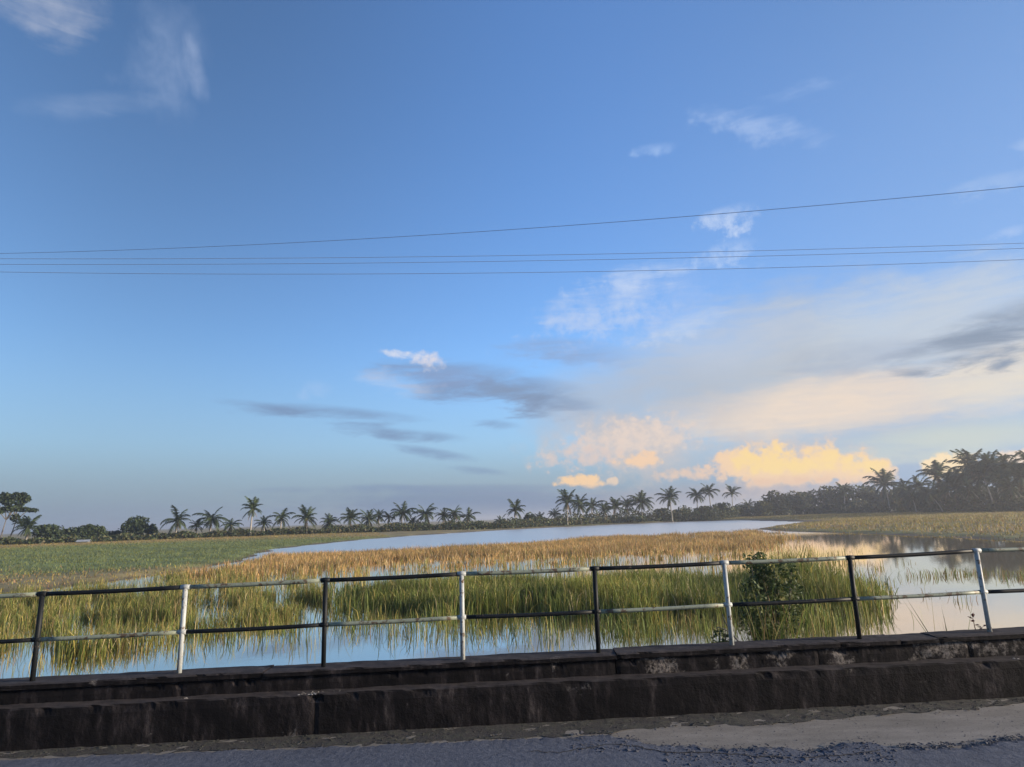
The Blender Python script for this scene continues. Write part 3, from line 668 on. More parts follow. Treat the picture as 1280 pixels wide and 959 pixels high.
for i in IDX:
    black = (i % 2 == 0)
    tp = rail_pt(i, ft); md = rail_pt(i, fm_); x = tp[0]; foot = zl(Z_CAP, x) + .02
    jit = rnd.uniform(-.006, .006)
    mb = MB(); mb.tube([(x + jit, tp[1], foot - .06), (x + jit * .5, tp[1], (foot + tp[2]) / 2), (x, tp[1], tp[2] - .004)], .0265, 12)
    o = rpart('post', mb, M_BLACK if black else M_WHITE); o['label'] = ('black' if black else 'white') + ' painted pipe post'
    mb = MB(); mb.tube([(x + jit, tp[1], foot - .012), (x + jit, tp[1], foot + .006), (x + jit, tp[1], foot + .022)], [.058, .054, .031], 12)
    c_ = link('base_collar', mb.mesh('base_collar', M_BLACK if black else M_WHITE, False), o)
    c_.matrix_parent_inverse = rail.matrix_world.inverted()
    mb = MB(); mb.tube([(md[0] - .045, md[1] - .0024, md[2]), (md[0], md[1], md[2] + .001), (md[0] + .045, md[1] + .0024, md[2])], [.0255, .0285, .0255], 12); rpart('joint_sleeve', mb, M_BLACK if black else M_WHITE)
    mb = MB(); mb.tube([(tp[0] - .05, tp[1] - .0026, tp[2]), (tp[0], tp[1], tp[2] + .002), (tp[0] + .05, tp[1] + .0026, tp[2])], [.0262, .0290, .0262], 12); rpart('joint_sleeve', mb, M_BLACK if black else M_WHITE)
    if i == IDX[-1]: continue
    tq = rail_pt(i + 1, ft); mq = rail_pt(i + 1, fm_)
    for nm, a_, b_, blk, r_ in (('top_rail', tp, tq, i % 2 == 0, .0235), ('mid_rail', md, mq, i % 2 == 1, .0225)):
        mb = MB(); d = (b_ - a_); ps = [a_ + d * s_ + np.array([0, 0, -.006 * math.sin(math.pi * s_)]) for s_ in np.linspace(0, 1, 7)]
        if nm == 'mid_rail': ps[0] = a_ + d * .012; ps[-1] = b_ - d * .012
        mb.tube(ps, r_, 12)
        o = rpart(nm, mb, M_BLACK if blk else M_WHITER); o['label'] = ('black' if blk else 'greenish white') + (' top rail length' if nm == 'top_rail' else ' middle rail length')

# ------------------------------------------------------------------ power cables
M_CABLE, t, b = newmat('cable'); b.inputs['Base Color'].default_value = (.26, .34, .50, 1); b.inputs['Roughness'].default_value = .6
for nm, pts, Y0, lab, k in (('power_cable', [(0, 317), (640, 287), (1280, 233)], 15.0, 'highest power cable, rising steeply to the right', -.20),
                        ('power_cable', [(0, 323.5), (640, 319.5), (1280, 304)], 17.0, 'second power cable from the top, faint over the sky', 0),
                        ('power_cable', [(0, 330.5), (640, 326.5), (1280, 310.5)], 16.4, 'third power cable, just under the second one', 0),
                        ('power_cable', [(0, 340), (640, 341), (1280, 324.5)], 15.8, 'lowest of the power cables above the pond', 0)):
    Q = np.array([on_plane(*q, Y0, k) for q in pts]); cz = np.polyfit(Q[:, 0], Q[:, 2], 2)
    if cz[0] < 0: cz = np.polyfit(Q[:, 0], Q[:, 2], 1)
    xs = np.linspace(-26, 26, 60); mb = MB()
    mb.tube([(x, Y0 + k * x, np.polyval(cz, x)) for x in xs], .0065, 6)
    o = link(nm, mb.mesh(nm, M_CABLE, True)); tag(o, lab, 'cable', 'overhead power cables')

# ------------------------------------------------------------------ palms
def frond_mesh(kind, dead=False):
    """A feather frond that leaves the crown along +X: arching rib, hanging leaflets."""
    e0, L, droop = kind; V = []; F = []; C_ = []
    n = 9; p_ = np.zeros(3); pts = []; ang = math.radians(e0)
    for i in range(n + 1):
        pts.append((p_.copy(), ang)); p_ = p_ + (L / n) * np.array([math.cos(ang), 0, math.sin(ang)]); ang -= math.radians(droop) / n * (.5 + 1.1 * i / n)
    gcol = (np.array([.12, .085, .045]) if dead else np.array([.040, .058, .022])) * rnd.uniform(.8, 1.3)
    for i in range(n):
        (a_, aa), (b_, ba) = pts[i], pts[i + 1]; wd = .07 * (1 - .8 * i / n)
        b0 = len(V); V += [a_ + [0, -wd, 0], a_ + [0, wd, 0], b_ + [0, wd * .9, 0], b_ + [0, -wd * .9, 0]]; F.append((b0, b0 + 1, b0 + 2, b0 + 3)); C_ += [gcol * 1.3 + [.03, .02, 0]] * 4
    m_ = 17
    for k in range(1, m_ + 1):
        s_ = k / m_; fi = s_ * (n - .01); i = int(fi); fr = fi - i
        base = pts[i][0] * (1 - fr) + pts[i + 1][0] * fr; ang = pts[i][1]
        ll = (.35 + .95 * math.sin(math.pi * min(1, s_ * .85 + .1))) * L * .24
        tdir = np.array([math.cos(ang), 0, math.sin(ang)])
        for sd in (-1, 1):
            dr = rnd.uniform(.35, .85)
            out = tdir * rnd.uniform(.5, .75) + np.array([0, sd * .8, 0]) + np.array([0, 0, -dr])
            tip = base + out / np.linalg.norm(out) * ll * rnd.uniform(.85, 1.1)
            wv_ = tdir * .125 * L / 3.4
            b0 = len(V); V += [base - wv_, base + wv_, tip]; F.append((b0, b0 + 1, b0 + 2)); C_ += [gcol * rnd.uniform(.75, 1.25)] * 3
    mb = MB(); mb.add(V, F); me = mb.mesh('frond', M_LEAF)
    at = me.attributes.new('Tint', 'FLOAT_COLOR', 'POINT'); c4 = np.ones((len(V), 4), np.float32); c4[:, :3] = np.array(C_); at.data.foreach_set('color', c4.ravel())
    return me
KINDS = [(74, 3.0, 55), (50, 3.4, 85), (28, 3.5, 95), (4, 3.2, 85), (-26, 2.8, 55)]
FRONDS = [[frond_mesh(k) for _ in range(3)] for k in KINDS]
DEAD = [frond_mesh((-55, 2.6, 25), True) for _ in range(2)]
def nut_mesh():
    mb = MB()
    for k in range(7):
        a_ = k * .9; c_ = np.array([math.cos(a_) * .26, math.sin(a_) * .26, -.22 - .1 * (k % 2)])
        V = [c_ + .13 * np.array([x, y, z]) for x, y, z in ((1, 0, 0), (-1, 0, 0), (0, 1, 0), (0, -1, 0), (0, 0, 1.2), (0, 0, -1.2))]
        mb.add(V, [(0, 2, 4), (2, 1, 4), (1, 3, 4), (3, 0, 4), (2, 0, 5), (1, 2, 5), (3, 1, 5), (0, 3, 5)])
    return mb.mesh('coconuts', M_NUT)
M_NUT = simple('coconut_husk', (.10, .09, .03), (.20, .15, .06), 6)
NUTS = nut_mesh()
def far(px, D):                             # real distance of the tree line along each sight line
    return D * np.interp(px, [0, 400, 640, 800, 900, 960, 1000, 1100, 1170, 1280], [185, 198, 226, 278, 305, 345, 385, 380, 320, 262]) / np.interp(px, [0, 400, 640, 800, 900, 960, 1100, 1170, 1280], [180, 180, 190, 195, 215, 188, 165, 155, 150])
def palm(px, py, D, label, size=1.0, lean=0., group='palms along the far shore', droop=0, nf=22):
    size *= rnd.uniform(.9, 1.1); nf += rnd.randint(-8, 2); droop = rnd.uniform(-.7, .9); py += 11 if group == GROVE else rnd.uniform(-3.5, .5)
    D0 = D; D = far(px, D); size *= D / D0; lean *= D / D0
    c_ = at_dist(px, py, D); d = c_[:2] / D; side = np.array([d[1], -d[0]])
    bxy = c_[:2] - side * lean - d * rnd.uniform(-.8, .8)
    gz = landz(*bxy); root = empty('palm_tree', (bxy[0], bxy[1], gz - .1)); tag(root, label, 'palm', group)
    top = np.array([c_[0] - bxy[0], c_[1] - bxy[1], c_[2] - gz + .1]); H = max(top[2], .6); top[2] = H
    mb = MB(); pts = []; rad = []
    for i in range(8):
        s_ = i / 7; q = s_ * s_ * .55 + s_ * .45; pts.append((top[0] * q, top[1] * q, H * s_)); rad.append((.24 - .10 * s_ + .10 * max(0, .12 - s_) * 8) * (.8 + .2 * size))
    mb.tube(pts, rad, 8); link('trunk', mb.mesh('trunk', M_TRUNK, True), root)
    a0 = rnd.uniform(0, 6.28)
    for i in range(nf):
        k = min(4, int(i / nf * 5 + rnd.uniform(-.3, .3) + droop) if i else 0); k = max(0, k)
        o = link('frond', rnd.choice(FRONDS[k]), root, tuple(top))
        o.rotation_euler = (rnd.uniform(-.15, .15), rnd.uniform(-.12, .12), a0 + i * 2.399 + rnd.uniform(-.25, .25)); o.scale = (size * rnd.uniform(.72, 1.15),) * 3
    for i in range(rnd.choice((1, 2, 2, 3))):
        o = link('frond', rnd.choice(DEAD), root, (top[0], top[1], top[2] - .15 * size)); o['label'] = 'dead brown hanging frond'
        o.rotation_euler = (rnd.uniform(-.2, .2), rnd.uniform(-.1, .2), rnd.uniform(0, 6.28)); o.scale = (size * rnd.uniform(.6, .95),) * 3
    o = link('coconuts', NUTS, root, tuple(top)); o.scale = (size,) * 3
    return root
GROVE = 'palms of the right-hand grove'
SHORE = 'palms along the far shore'
for px, py, D, size, lean, label in [
    (35, 661, 178, .85, .1, 'small ragged palm beside the tall flat-topped tree'),
    (222, 651, 176, 1.05, .2, 'full palm with a drooping skirt, first right of the round bushy trees'),
    (246, 661, 180, .7, -.2, 'stunted palm tucked between two fuller palms at left'),
    (265, 650, 178, 1.05, .3, 'wide-spreading palm second in the row behind the green field'),
    (289, 657, 180, .8, -.2, 'low palm just left of the tallest left-hand palm'),
    (316, 636, 176, 1.0, .3, 'tallest palm of the left row, slim with an upright crown'),
    (330, 657, 178, .85, -.1, 'low palm right under the tallest left-hand palm'),
    (352, 649, 177, 1.0, .2, 'round-crowned palm at the left tip of the far pond'),
    (383, 649, 178, 1.1, -.2, 'large round-headed palm above the left tip of the far pond'),
    (411, 655, 182, .8, .2, 'small pale palm next to the large round-headed one'),
    (438, 651, 182, .95, .1, 'palm standing alone in the gap over the narrow pond tip'),
    (461, 650, 184, .95, -.3, 'first of three crowded palms left of the shore middle'),
    (474, 648, 186, .8, .2, 'middle one of three crowded palms left of the shore middle'),
    (486, 649, 186, .7, .1, 'last and smallest of three crowded palms left of the shore middle'),
    (503, 643, 184, .95, .3, 'palm with a pointed crown over the white puff of cloud'),
    (516, 654, 186, .6, 0, 'tiny palm between two pointed-crowned palms'),
    (532, 643, 184, 1.0, -.1, 'spiky palm nearly above the fourth railing post'),
    (555, 647, 188, .9, .2, 'left one of a close pair over the pond middle'),
    (568, 643, 188, .85, -.2, 'right one of a close pair over the pond middle'),
    (585, 648, 190, .85, .1, 'broad low palm right of the close pair'),
    (626, 652, 196, .7, .1, 'short hazy palm left of the round-headed one at the shore middle'),
    (644, 637, 190, 1.0, .1, 'round-headed palm at the shore middle above the fourth rail length'),
    (675, 650, 196, .75, -.1, 'low palm in the scrub right of the shore middle'),
    (709, 628, 188, 1.1, .2, 'tallest palm of the shore middle, under the small orange cloud'),
    (724, 634, 190, 1.05, -.3, 'palm leaning against the tallest one of the shore middle'),
    (740, 636, 192, .95, .4, 'third palm right of the tallest one of the shore middle'),
    (755, 640, 194, .8, -.1, 'lowest palm of the group under the small orange cloud'),
    (769, 634, 194, .95, .2, 'left palm of the trio right of the small orange cloud'),
    (784, 632, 196, 1.0, -.2, 'middle palm of the trio right of the small orange cloud'),
    (802, 631, 194, 1.1, .2, 'fullest right palm of the trio right of the small orange cloud'),
    (837, 622, 200, 1.0, -.3, 'lone tall palm rising from the scrub with bare trunk'),
    (871, 621, 215, .95, .2, 'left palm of two standing out over the dark scrub ridge'),
    (886, 618, 215, 1.0, -.2, 'right palm of two standing out over the dark scrub ridge'),
    (915, 620, 215, .95, .3, 'slim palm alone over the scrub ridge below the orange cumulus'),
    (936, 632, 220, .8, 0, 'small dim palm at the foot of the wooded slope'),
    (693, 643, 196, .7, .2, 'small palm peeping out left of the tallest one of the shore middle')]:
    palm(px, py, D, label, size * 1.2, lean, SHORE)
GROVE = 'palms of the right-hand grove'
for px, py, D, size, lean, label in [
    (1055, 604, 170, .75, .2, 'little palm poking out of the wooded slope ridge'),
    (1106, 594, 160, 1.05, -.3, 'palm with a star-like crown at the left end of the grove'),
    (1130, 600, 160, .9, -.5, 'low palm right next to the star-like one'),
    (1149, 597, 158, .95, -.6, 'palm with arching fronds left of the bright cloud gap'),
    (1172, 584, 155, 1.1, -2.2, 'leaning palm in front of the bright cloud gap'),
    (1186, 594, 152, .95, -2.6, 'lower leaning palm right of the cloud gap'),
    (1200, 588, 156, 1.0, -2.8, 'palm with a long slanted trunk left of the dense crowns'),
    (1214, 574, 154, 1.15, -1.5, 'tall palm opening the dense row of crowns at right'),
    (1228, 583, 150, 1.0, -1.0, 'palm half sunk between the tall crowns of the grove'),
    (1237, 572, 152, 1.15, -.9, 'highest palm of the dense row of crowns at right'),
    (1250, 588, 148, .95, -1.2, 'lower palm beneath the highest crowns of the grove'),
    (1258, 574, 152, 1.15, -2.8, 'tall palm with a pale trunk slanting down to the right'),
    (1276, 586, 148, 1.1, -1.8, 'palm cut by the right edge of the photograph'),
    (1290, 572, 150, 1.1, -1.0, 'rusty-tipped palm at the far right edge'),
    (1160, 606, 150, .8, -2.0, 'short palm under the bright cloud gap'),
    (1212, 602, 148, .85, -2.4, 'short palm with a slanted trunk in the grove middle'),
    (1178, 604, 156, .9, -1.8, 'shaded palm below the leaning ones at the cloud gap'),
    (1195, 600, 150, .95, -2.2, 'palm with a shaggy low crown among slanted trunks'),
    (1222, 590, 157, 1.05, -1.2, 'palm filling the notch left of the highest crowns'),
    (1244, 580, 156, 1.1, -1.0, 'palm crown wedged between the two highest ones'),
    (1267, 578, 155, 1.1, -2.0, 'broad crown just left of the right edge of the photograph'),
    (1262, 598, 147, .95, -1.4, 'low palm in front of the pale slanted trunk'),
    (1140, 610, 156, .8, -.4, 'stubby palm low in the left part of the grove')]:
    palm(px, py, D, label, size * 1.12, lean, GROVE, 0, 24)

# ------------------------------------------------------------------ broadleaf trees and shrubs
def leaf_cloud(blobs, n, ls, cols, r):
    """Small leaf faces through the volume of several ellipsoids (cx, cy, cz, rx, ry, rz)."""
    B = np.array(blobs); vol = np.cbrt(B[:, 3] * B[:, 4] * B[:, 5]) ** 2; k = r.choice(len(B), n, p=vol / vol.sum()); b = B[k]
    u = r.normal(0, 1, (n, 3)); u /= np.linalg.norm(u, axis=1)[:, None]; rad = r.uniform(.45, 1.06, (n, 1)) ** .6
    P_ = b[:, :3] + u * rad * b[:, 3:]
    t1 = r.normal(0, 1, (n, 3)); t1 /= np.linalg.norm(t1, axis=1)[:, None]; t2 = np.cross(t1, r.normal(0, 1, (n, 3))); t2 /= np.linalg.norm(t2, axis=1)[:, None] + 1e-9
    s_ = ls * r.uniform(.6, 1.3, (n, 1))
    V = np.stack([P_ - t1 * s_, P_ + t2 * s_ * .6, P_ + t1 * s_, P_ - t2 * s_ * .6], 1)
    bl = r.uniform(.75, 1.25, len(B))[k][:, None]
    c = np.array(cols)[r.integers(0, len(cols), n)] * bl * r.uniform(.8, 1.2, (n, 1))
    return V.reshape(-1, 3), (np.arange(n) * 4)[:, None] + np.arange(4)[None], np.repeat(c, 4, 0)
DK = [(.030, .046, .020), (.042, .060, .026), (.050, .066, .024)]
OL = [(.060, .068, .026), (.085, .080, .030), (.070, .088, .032)]
def tree(px, top, base_px, wpx, D, label, cols=DK, seed=0, lay=None, n=1500, group='broadleaf trees on the far shore', name='broadleaf_tree', stems=1, low=.12):
    D = far(px, D)
    r = np.random.default_rng(seed + 100); c_ = at_dist(px, top, D); gz = landz(c_[0], c_[1]); H = c_[2] - gz; m1 = D / FPX
    d = c_[:2] / D; side = np.array([d[1], -d[0], 0]); W = wpx * m1
    root = empty(name, (c_[0], c_[1], gz - .1)); tag(root, label, 'tree' if name != 'shrub' else 'shrub', group)
    blobs = []
    if lay:
        for (ox, oz, rx_, rz_) in lay:
            if stems > 1: rz_ *= 1.35; rx_ *= .85
            blobs.append(tuple(side * ox * W + np.array([0, 0, oz * H])) + (rx_ * W, rx_ * W * .8, rz_ * H))
    else:
        for _ in range(9):
            a_ = r.uniform(0, 6.28); q = r.uniform(.1, .62); hh = r.uniform(.35, .8)
            rr_ = W * r.uniform(.17, .27)
            blobs.append((math.cos(a_) * q * W * .5, math.sin(a_) * q * W * .5, H * hh, rr_, rr_, min(rr_ * .8, H * .24)))
        blobs.append((0, 0, H * .78, W * .26, W * .26, H * .21)); blobs.append((0, 0, H * .45, W * .42, W * .4, H * .33))
    mb = MB()
    for s_ in range(stems):
        tk = .6 if lay and stems > 1 else 1; ox = (s_ - (stems - 1) / 2) * 1.5; bt = H * (.5 if tk < 1 else .62 if lay else .6); ln = side * (.9 * (D / 180) if tk < 1 else 0)
        ox *= D / 180
        b0_ = side * ox; b1_ = side * ox * 1.15 + ln * .5; b2_ = side * ox * (1.2 if tk < 1 else 1.7) + ln
        mb.tube([b0_, b1_ + [0, 0, bt * .5], b2_ + [0, 0, bt]], [(.035 * H * .6 + .06) * tk, (.025 * H * .6 + .05) * tk, (.03 + .014 * H * .6) * tk], 7)
        for b in blobs[s_::stems][:6]:
            q = np.array(b[:3]); st = b2_ + [0, 0, bt * .98] if tk < 1 else b1_ + [0, 0, bt * .6]; mid = (q + st) / 2 + np.array([0, 0, .05 * H])
            mb.tube([st, mid, q], [.02 * H * .6 * tk + .03, .012 * H * .6 * tk + .025, .02], 5)
    link('trunk', mb.mesh('trunk', M_BARK, True), root)
    V, F, C_ = leaf_cloud(blobs, n, .36 * m1 * 4.2 if name != 'shrub' else .3 * m1 * 4.2, cols, r)
    link('crown', mesh_np('crown', V, [F], M_LEAF, C_), root); return root
BT = 'bushy trees at the left end of the far shore'
tree(12, 616, 680, 54, 180, 'tall tree with two bare stems and layered clumps of foliage at the left edge', DK, 1,
     [(-.08, .92, .15, .07), (.10, .93, .11, .06), (.24, .885, .11, .06), (-.3, .86, .18, .07), (.2, .975, .07, .03), (.0, .83, .13, .05), (.16, .80, .1, .045), (.06, .705, .2, .045), (.24, .68, .13, .035), (.38, .665, .11, .03), (-.25, .72, .18, .06), (-.1, .66, .1, .04), (.13, .52, .09, .06), (.24, .46, .07, .05), (.3, .41, .05, .035), (-.2, .5, .11, .05), (-.45, .6, .16, .07), (-.5, .8, .15, .07)], 3000, None, 'tall_tree', 2)
tree(62, 655, 678, 34, 182, 'round dark bushy tree right of the small ragged palm', DK, 2, None, 1300, BT)
tree(97, 655, 678, 34, 184, 'lopsided bushy tree above the pale shed', DK, 3, [(0, .45, .42, .4), (.22, .72, .22, .22), (.3, .88, .14, .10), (-.25, .5, .25, .25), (-.42, .42, .12, .1)], 1300, BT)
tree(122, 656, 678, 30, 184, 'squat bushy tree right of the pale shed', DK, 4, None, 1200, BT)
tree(147, 663, 678, 22, 186, 'lowest bush in the gap between dark bushy trees', DK, 5, None, 700, BT)
tree(170, 645, 677, 36, 182, 'largest dark tree of the left clump with a high dome', DK, 6, None, 1700, BT)
tree(191, 654, 677, 14, 182, 'narrow dark tree clinging to the high dome', DK, 7, None, 700, BT)
SC = 'scrubby trees in the shore thicket'
for i, (px, top, w_, D, lab) in enumerate([(662, 640, 20, 196, 'scrubby tree right of the round-headed palm'), (688, 650, 30, 200, 'wide scrub bush left of the tallest middle palm'), (790, 645, 40, 192, 'dark thicket tree beneath the palm trio'), (826, 635, 26, 204, 'rounded scrub tree left of the lone tall palm'), (852, 636, 34, 210, 'long low scrub tree right of the lone tall palm'),
        (880, 632, 40, 214, 'scrub tree under the two ridge palms'), (902, 628, 22, 214, 'pale scrub tree between ridge palms'), (925, 632, 30, 216, 'scrub tree right of the slim ridge palm'), (716, 648, 36, 196, 'scrub bush at the feet of the tallest middle palms'), (755, 650, 34, 198, 'low scrub bush below the lowest middle palm')]):
    tree(px, top, 0, w_, D, lab, OL if i % 2 else DK, 20 + i, None, 900, SC)
SL = 'trees of the wooded slope at right'
for i, (px, top, w_, D, lab) in enumerate([(950, 626, 26, 190, 'lowest tree where the wooded slope begins'), (968, 612, 36, 186, 'light olive tree at the left foot of the slope'), (990, 613, 38, 184, 'spreading tree next to the light olive one'), (1012, 612, 36, 182, 'dense tree in the lower half of the slope'), (1034, 607, 38, 180, 'domed tree halfway up the slope'),
        (1058, 605, 40, 178, 'broad tree below the little ridge palm'), (1082, 606, 40, 174, 'flat-topped tree on the slope ridge'), (1102, 612, 36, 170, 'shaded tree under the star-like palm'), (1126, 610, 42, 168, 'bulky tree behind the low grove palms')]):
    tree(px, top, 0, w_, D, lab, OL, 40 + i, None, 1500, SL)
GB = 'bushes filling the palm grove'
for i, (px, top, w_, D, lab) in enumerate([(1148, 614, 40, 164, 'tall bush at the left of the grove shade'), (1172, 611, 44, 163, 'bush behind the leaning palms'), (1200, 610, 46, 162, 'dark bush behind the slanted trunks'), (1226, 606, 46, 161, 'high bush behind the dense crowns'), (1252, 606, 44, 160, 'dense bush below the pale slanted trunk'), (1280, 606, 46, 160, 'bush closing the grove at the right edge'), (1310, 604, 50, 158, 'bush beyond the right edge of view')]):
    tree(px, top, 0, w_, D, lab, OL if i % 2 else DK, 60 + i, None, 1700, GB)
# undergrowth along the far shore: one tangle
base_px = [(0, 679), (100, 677), (200, 675), (300, 672), (400, 667.5), (450, 666), (520, 664), (640, 660), (760, 654.5), (860, 650.5), (930, 648.5), (960, 644), (1000, 642.5), (1100, 641), (1280, 640), (1400, 640)]
V = []; r = np.random.default_rng(5); n = 42000
pxs = r.uniform(-60, 1360, n); Db = np.interp(pxs, [0, 200, 400, 640, 860, 930, 960, 1100, 1280], [178, 176, 178, 182, 205, 208, 184, 165, 150]); FR = np.array([far(a_, 1.) for a_ in pxs]); Db = Db * FR
hh = np.interp(pxs, [0, 150, 210, 330, 420, 640, 700, 800, 860, 930, 960, 1130, 1280], [1.3, 1.3, 1.4, 1.6, 1.8, 2.4, 3.4, 4.0, 4.0, 3.8, 3.6, 3.2, 3.2])
hh = hh * (1 + .35 * np.sin(pxs * .13) * np.sin(pxs * .041 + 1)); hh = hh * (1 + (FR - 1) * .6); Db = Db + r.uniform(-3, 6, n) * FR
dirs = FW[None] * FPX + RT[None] * (pxs - 640)[:, None] + UP[None] * (479.5 - 655)
dh = dirs[:, :2] / np.hypot(dirs[:, 0], dirs[:, 1])[:, None]; X, Y = dh[:, 0] * Db, dh[:, 1] * Db
Z = land(X, Y) + hh * r.beta(1.3, 1.6, n); P_ = np.stack([X, Y, Z], -1)
t1 = r.normal(0, 1, (n, 3)); t1 /= np.linalg.norm(t1, axis=1)[:, None]; t2 = np.cross(t1, r.normal(0, 1, (n, 3))); t2 /= np.linalg.norm(t2, axis=1)[:, None]
s_ = r.uniform(.18, .42, (n, 1)) * FR[:, None]; V = np.stack([P_ - t1 * s_, P_ + t2 * s_ * .6, P_ + t1 * s_, P_ - t2 * s_ * .6], 1).reshape(-1, 3)
cl = np.array(DK + OL + [(.10, .085, .045)])[r.integers(0, 7, n)] * r.uniform(.8, 1.3, (n, 1))
o = link('undergrowth', mesh_np('undergrowth', V, [(np.arange(n) * 4)[:, None] + np.arange(4)[None]], M_LEAF, np.repeat(cl, 4, 0))); tag(o, 'low tangled scrub along the far shore under the palms', None, None, 'stuff')

# pale shed between the bushy trees
c_ = at_dist(105, 674, 176); gz = landz(c_[0], c_[1]); sh = empty('shed', (c_[0], c_[1], gz - .5), .25); tag(sh, 'small pale-roofed shed in front of the dark bushy trees at left', 'shed')
sh.scale = (.55, .55, .55); M_SHW = simple('shed_plank', (.08, .08, .08), (.14, .14, .14), 3); M_SHR = simple('shed_tin', (.22, .24, .27), (.34, .36, .38), 2, .6)
mb = MB(); mb.add([(-2, -1.2, 0), (2, -1.2, 0), (2, 1.2, 0), (-2, 1.2, 0), (-2, -1.2, 1.5), (2, -1.2, 1.5), (2, 1.2, 1.5), (-2, 1.2, 1.5), (-2, 0, 2.05), (2, 0, 2.05)], [(0, 1, 5, 4), (2, 3, 7, 6), (1, 2, 6, 9, 5), (3, 0, 4, 8, 7)]); link('wall', mb.mesh('wall', M_SHW), sh)
mb = MB()
for s_ in (-1, 1): mb.add([(-2.4, s_ * 1.6, 1.42), (2.4, s_ * 1.6, 1.42), (2.4, 0, 2.14), (-2.4, 0, 2.14), (-2.4, s_ * 1.6, 1.36), (2.4, s_ * 1.6, 1.36), (2.4, 0, 2.08), (-2.4, 0, 2.08)], [(0, 1, 2, 3), (7, 6, 5, 4), (0, 4, 5, 1), (1, 5, 6, 2), (3, 7, 4, 0)])
link('roof', mb.mesh('roof', M_SHR), sh)
mb = MB(); mb.add([(-.5, -1.24, 0), (.4, -1.24, 0), (.4, -1.24, 1.25), (-.5, -1.24, 1.25), (-.5, -1.2, 0), (.4, -1.2, 0), (.4, -1.2, 1.25), (-.5, -1.2, 1.25)], [(0, 1, 2, 3), (1, 5, 6, 2), (4, 0, 3, 7), (3, 2, 6, 7)]); link('door', mb.mesh('door', M_BARK), sh)

# pale broken bits where the lower course has split
M_CHIP = simple('fresh_concrete_chip', (.22, .20, .18), (.42, .39, .35), 30, .9)
sp = []
for px, py, k, w_ in [(393, 863, 34, .05), (430, 862, 10, .08), (228, 876, 8, .04), (375, 864, 8, .05), (1276, 864, 5, .02)]:
    q = on_plane(px, py, FL0 + .07, KY)
    for _ in range(k):
        x = q[0] + rnd.gauss(0, w_); sp.append((x, front(FL0 + .03 + rnd.uniform(0, .1), x), zl(Z_LEDGE, x) - .004, rnd.uniform(.006, .026)))
stones('concrete_chips', sp, M_CHIP, 'pale concrete chips lying where the parapet step has split')
# ------------------------------------------------------------------ plants by the parapet
def leafy_shrub(px0, py_top, Y0, width, zb, label, n, seed, ls=.055):
    r = np.random.default_rng(seed); tp = on_plane(px0, py_top, Y0, KY); x, y = tp[0], tp[1]
    root = empty('shrub', (x, y, zb)); tag(root, label, 'shrub'); H = tp[2] - zb
    st = MB(); blobs = []
    for k in range(22):
        a_ = r.uniform(0, 6.28); q = r.uniform(.1, 1); ex = math.cos(a_) * q * width * .42; ey = math.sin(a_) * q * width * .35; ez = H * r.uniform(.55, .96) * (1 - .15 * q)
        st.tube([(ex * .1, ey * .1, 0), (ex * .45, ey * .45, ez * .55), (ex, ey, ez)], [.014, .010, .004], 5)
        for s_ in (.45, .6, .75, .9, 1.):
            blobs.append((ex * s_ + r.normal(0, .04), ey * s_ + r.normal(0, .04), ez * s_ + r.normal(0, .03), width * .075, width * .075, width * .08))
    link('stem', st.mesh('stem', M_BARK, True), root)
    V, F, C_ = leaf_cloud(blobs, n, ls, [(.040, .062, .022), (.060, .085, .028), (.085, .10, .03)], r)
    link('foliage', mesh_np('foliage', V, [F], M_LEAF, C_), root)
leafy_shrub(950, 668, 9.3, 1.7, .15, 'dark leafy shrub behind the sixth railing post, right up to the top rail', 11000, 3, .028)
# reeds at the shrub's foot and at the wall
tx, ty = [], []
for px, k, sg in [(968, 150, .2), (945, 110, .2), (1000, 80, .18), (1020, 34, .14), (925, 40, .12), (1185, 10, .10), (1172, 6, .08), (890, 8, .08)]:
    q = on_plane(px, 795, 8.75, KY); tx.append(q[0] + rng.normal(0, sg, k)); ty.append(q[1] + rng.normal(0, .15, k))
X = np.concatenate(tx); Y = np.concatenate(ty); n = len(X); Z = np.full(n, .45)
hh = rng.uniform(1.25, 1.8, n)
blades('bank_grass', X, Y, Z, hh, rng.uniform(.010, .02, n), rng.uniform(.05, .28, n), pal(n, [GRN2, OLV, BRN, GRN], [3, 2, 2, 2]), 'thin grass blades sprouting behind the parapet', lodged=0)
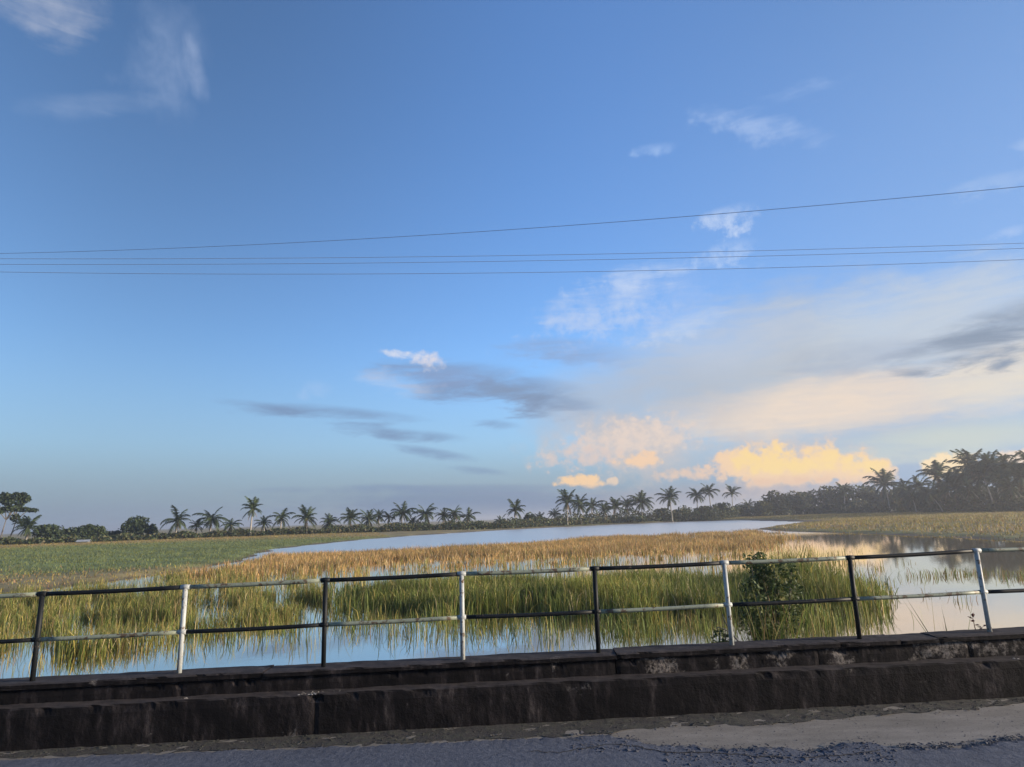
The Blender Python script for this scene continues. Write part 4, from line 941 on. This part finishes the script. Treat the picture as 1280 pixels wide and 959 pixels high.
# red-leaved weed near the last white post
M_RED = simple('red_weed_leaf', (.10, .018, .014), (.16, .045, .02), 20, .6)
q = on_plane(1220, 787, 8.02, KY); wd = empty('weed', (q[0], q[1], q[2] - .06)); tag(wd, 'small red-leaved weed on the parapet beside the right-hand white post', 'weed')
mb = MB(); mb.tube([(0, 0, 0), (-.01, 0, .09), (-.015, 0, .19)], [.006, .005, .003], 5); mb.tube([(0, 0, .03), (.05, 0, .07), (.09, 0, .09)], [.004, .003, .002], 5); link('stem', mb.mesh('stem', M_RED), wd)
lf = MB(); lf.add([(0, 0, 0), (.03, .018, .012), (.065, 0, .0), (.03, -.018, .012), (.03, 0, -.004)], [(0, 4, 1), (4, 2, 1), (0, 3, 4), (4, 3, 2)]); LF = lf.mesh('leaf', M_RED)
for k, (lx, lz, rz_, ry_) in enumerate([(-.015, .19, .3, -.9), (-.015, .18, 2.8, -.5), (-.012, .14, 1.2, -.4), (-.012, .15, 3.6, -.2), (-.01, .11, 5.2, -.1), (.09, .09, 0, -.3), (.07, .08, 1.7, 0), (.05, .07, 4.4, 0), (-.015, .2, 4.6, -1.1)]):
    o = link('leaf', LF, wd, (lx, 0, lz)); o.rotation_euler = (0, ry_, rz_)
# dry twigs by the sixth post
q = on_plane(928, 803, 8.05, KY); wd = empty('dry_twig', (q[0], q[1], q[2] - .04)); tag(wd, 'bare dry twig leaning beside the white post at the shrub', 'twig')
mb = MB(); mb.tube([(0, 0, 0), (-.10, .02, .12), (-.17, .03, .26), (-.20, .03, .36)], [.012, .010, .008, .005], 6); link('stem', mb.mesh('stem', M_BARK, True), wd)
mb = MB(); mb.tube([(-.10, .02, .12), (-.19, 0, .19), (-.28, 0, .22)], [.008, .007, .004], 5); mb.tube([(-.15, .03, .21), (-.10, .04, .31), (-.09, .05, .39)], [.008, .006, .004], 5); link('side_branch', mb.mesh('side_branch', M_BARK, True), wd)

# ------------------------------------------------------------------ evening air
HAZE = .00048
hb = MB(); B0 = 9500.
hb.add([(-B0, -B0, -3), (B0, -B0, -3), (B0, B0, -3), (-B0, B0, -3), (-B0, -B0, 26), (B0, -B0, 26), (B0, B0, 26), (-B0, B0, 26)], [(0, 3, 2, 1), (4, 5, 6, 7), (0, 1, 5, 4), (1, 2, 6, 5), (2, 3, 7, 6), (3, 0, 4, 7)])
M_HAZE = bpy.data.materials.new('evening_haze'); M_HAZE.use_nodes = True; t = M_HAZE.node_tree; t.nodes.remove(t.nodes['Principled BSDF'])
v_ = nnode(t, 'ShaderNodeVolumePrincipled'); v_.inputs['Color'].default_value = (.95, .96, 1, 1); v_.inputs['Density'].default_value = HAZE; v_.inputs['Anisotropy'].default_value = .5
t.links.new(v_.outputs[0], t.nodes['Material Output'].inputs['Volume'])
o = link('haze', hb.mesh('haze', M_HAZE)); tag(o, 'thin evening haze over the fields', None, None, 'stuff')
